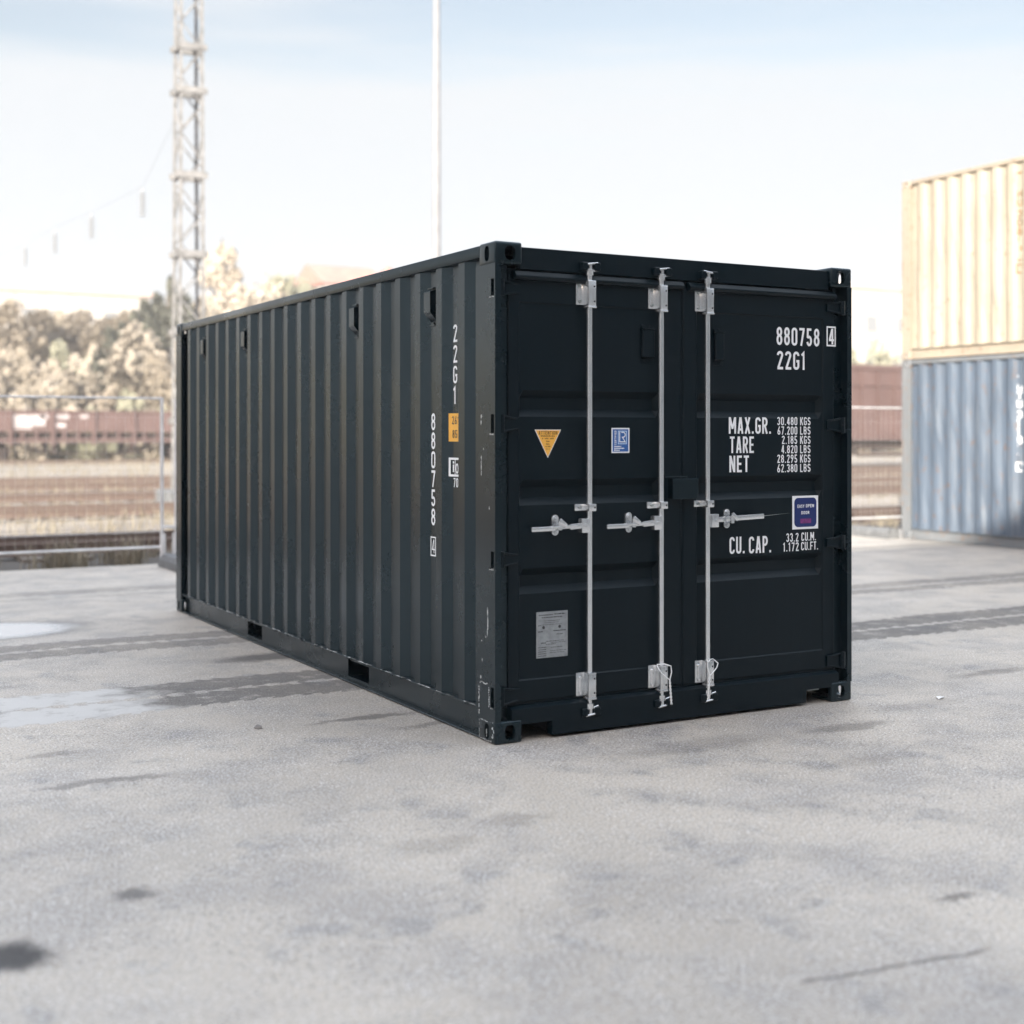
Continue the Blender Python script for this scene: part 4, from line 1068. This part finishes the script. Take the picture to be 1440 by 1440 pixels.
building('house', 59, 66, 130, 140, 18.8, 'concrete', 'redroof', 1.6, 'second red-roofed house just left of the slender pole', 3, (15.5,), 1.0, 1.3)
mb = MB().cyl((0, 0, 0), (0, 0, 11.5), .5, .35, n=12); ch = mb.build('chimney_stack', 'redroof', None, smooth=True, loc=(57.6, 131, hz(57.6, 131)-.5)); tag(ch, 'slim red chimney stack between the two red-roofed houses', 'chimney')
building('apartment_building', 84, 104, 90, 104, 15.6, 'concrete', 'concrete', 0, 'pale apartment block in the gap between the dark and the cream container', 5, (4.5, 8, 11.5), 1.4, 1.5, -1)

# works hall behind the camera: its long shadow keeps the foreground in shade
hall = empty('works_hall', (0, -16.2, 0)); tag(hall, 'long grey works hall behind the viewer whose shadow covers the foreground', 'building')
w1 = MB(); w1.box((-19.5, -30, -.1), (75, 0, 12)); w1.box((-95, -30.05, -.1), (-19.52, -3.51, 12.01)); w1.build('wall', 'hall', hall)
w2 = MB(); w2.box((-95, -3.5, -.1), (-19.51, 0, 15.8)); w2.build('wall', 'hall', hall)
mb = MB(); mb.box((-95.1, -30.2, 12.02), (75.2, -3.52, 12.05)); mb.box((-19.4, -3.51, 12.02), (75.2, .0, 12.05)); mb.box((-95.2, -3.5, 15.802), (-19.4, .0, 15.83))
mb.build('roof', 'under', hall)
for i in range(10):
    x = -50+i*11; d = MB().box((x, .002, 0), (x+4.5, .08, 4.6)).build('roller_door', 'zincdull', hall)
for i in range(22):
    x = -52+i*5; w = MB().box((x, .002, 7), (x+3.2, .06, 9)).build('window', 'zincdull', hall); MB().box((x+.15, .062, 7.15), (x+3.05, .07, 8.85)).build('pane', 'glass', w)

# ------------------------------------------------------------------ litter
def pebble(name, x, y, s, mat, label, cat, flatk=.6):
    bm = bmesh.new(); bmesh.ops.create_icosphere(bm, subdivisions=2, radius=s); rr = random.Random(int(abs(x*100)))
    for v in bm.verts: v.co *= rr.uniform(.75, 1.15); v.co.z *= flatk
    mb = MB(); mb.bm(bm); o = mb.build(name, mat, None, smooth=True, loc=(x, y, s*flatk*.6)); tag(o, label, cat)
pebble('stone', -.93, .98, .022, 'stone', 'small dark stone on the yard left of the near container corner', 'stone')
mb = MB(); mb.add([(0, 0, .004), (.06, .01, .012), (.07, .05, .006), (.02, .04, .012)], [(0, 1, 2), (0, 2, 3)]); mb.add([(0, 0, .001), (.06, .01, .009), (.07, .05, .003), (.02, .04, .009)], [(2, 1, 0), (3, 2, 0)])
o = mb.build('paper_scrap', 'paper', None, recalc=False, loc=(2.9, -.25, 0)); tag(o, 'white paper scrap lying on the yard right of the dark container', 'paper scrap')

# ------------------------------------------------------------------ haze
hm = bpy.data.materials.new('thin_haze'); hm.use_nodes = True; ht = hm.node_tree; ht.nodes.clear()
ho = ht.nodes.new('ShaderNodeOutputMaterial'); hv = ht.nodes.new('ShaderNodeVolumePrincipled'); hv.inputs['Density'].default_value = .0009; hv.inputs['Color'].default_value = (.97, .97, 1, 1)
ht.links.new(hv.outputs[0], ho.inputs['Volume'])
mb = MB().box((-950, -950, -4), (950, 950, 34)); hzo = mb.build('haze', hm); tag(hzo, kind='stuff')
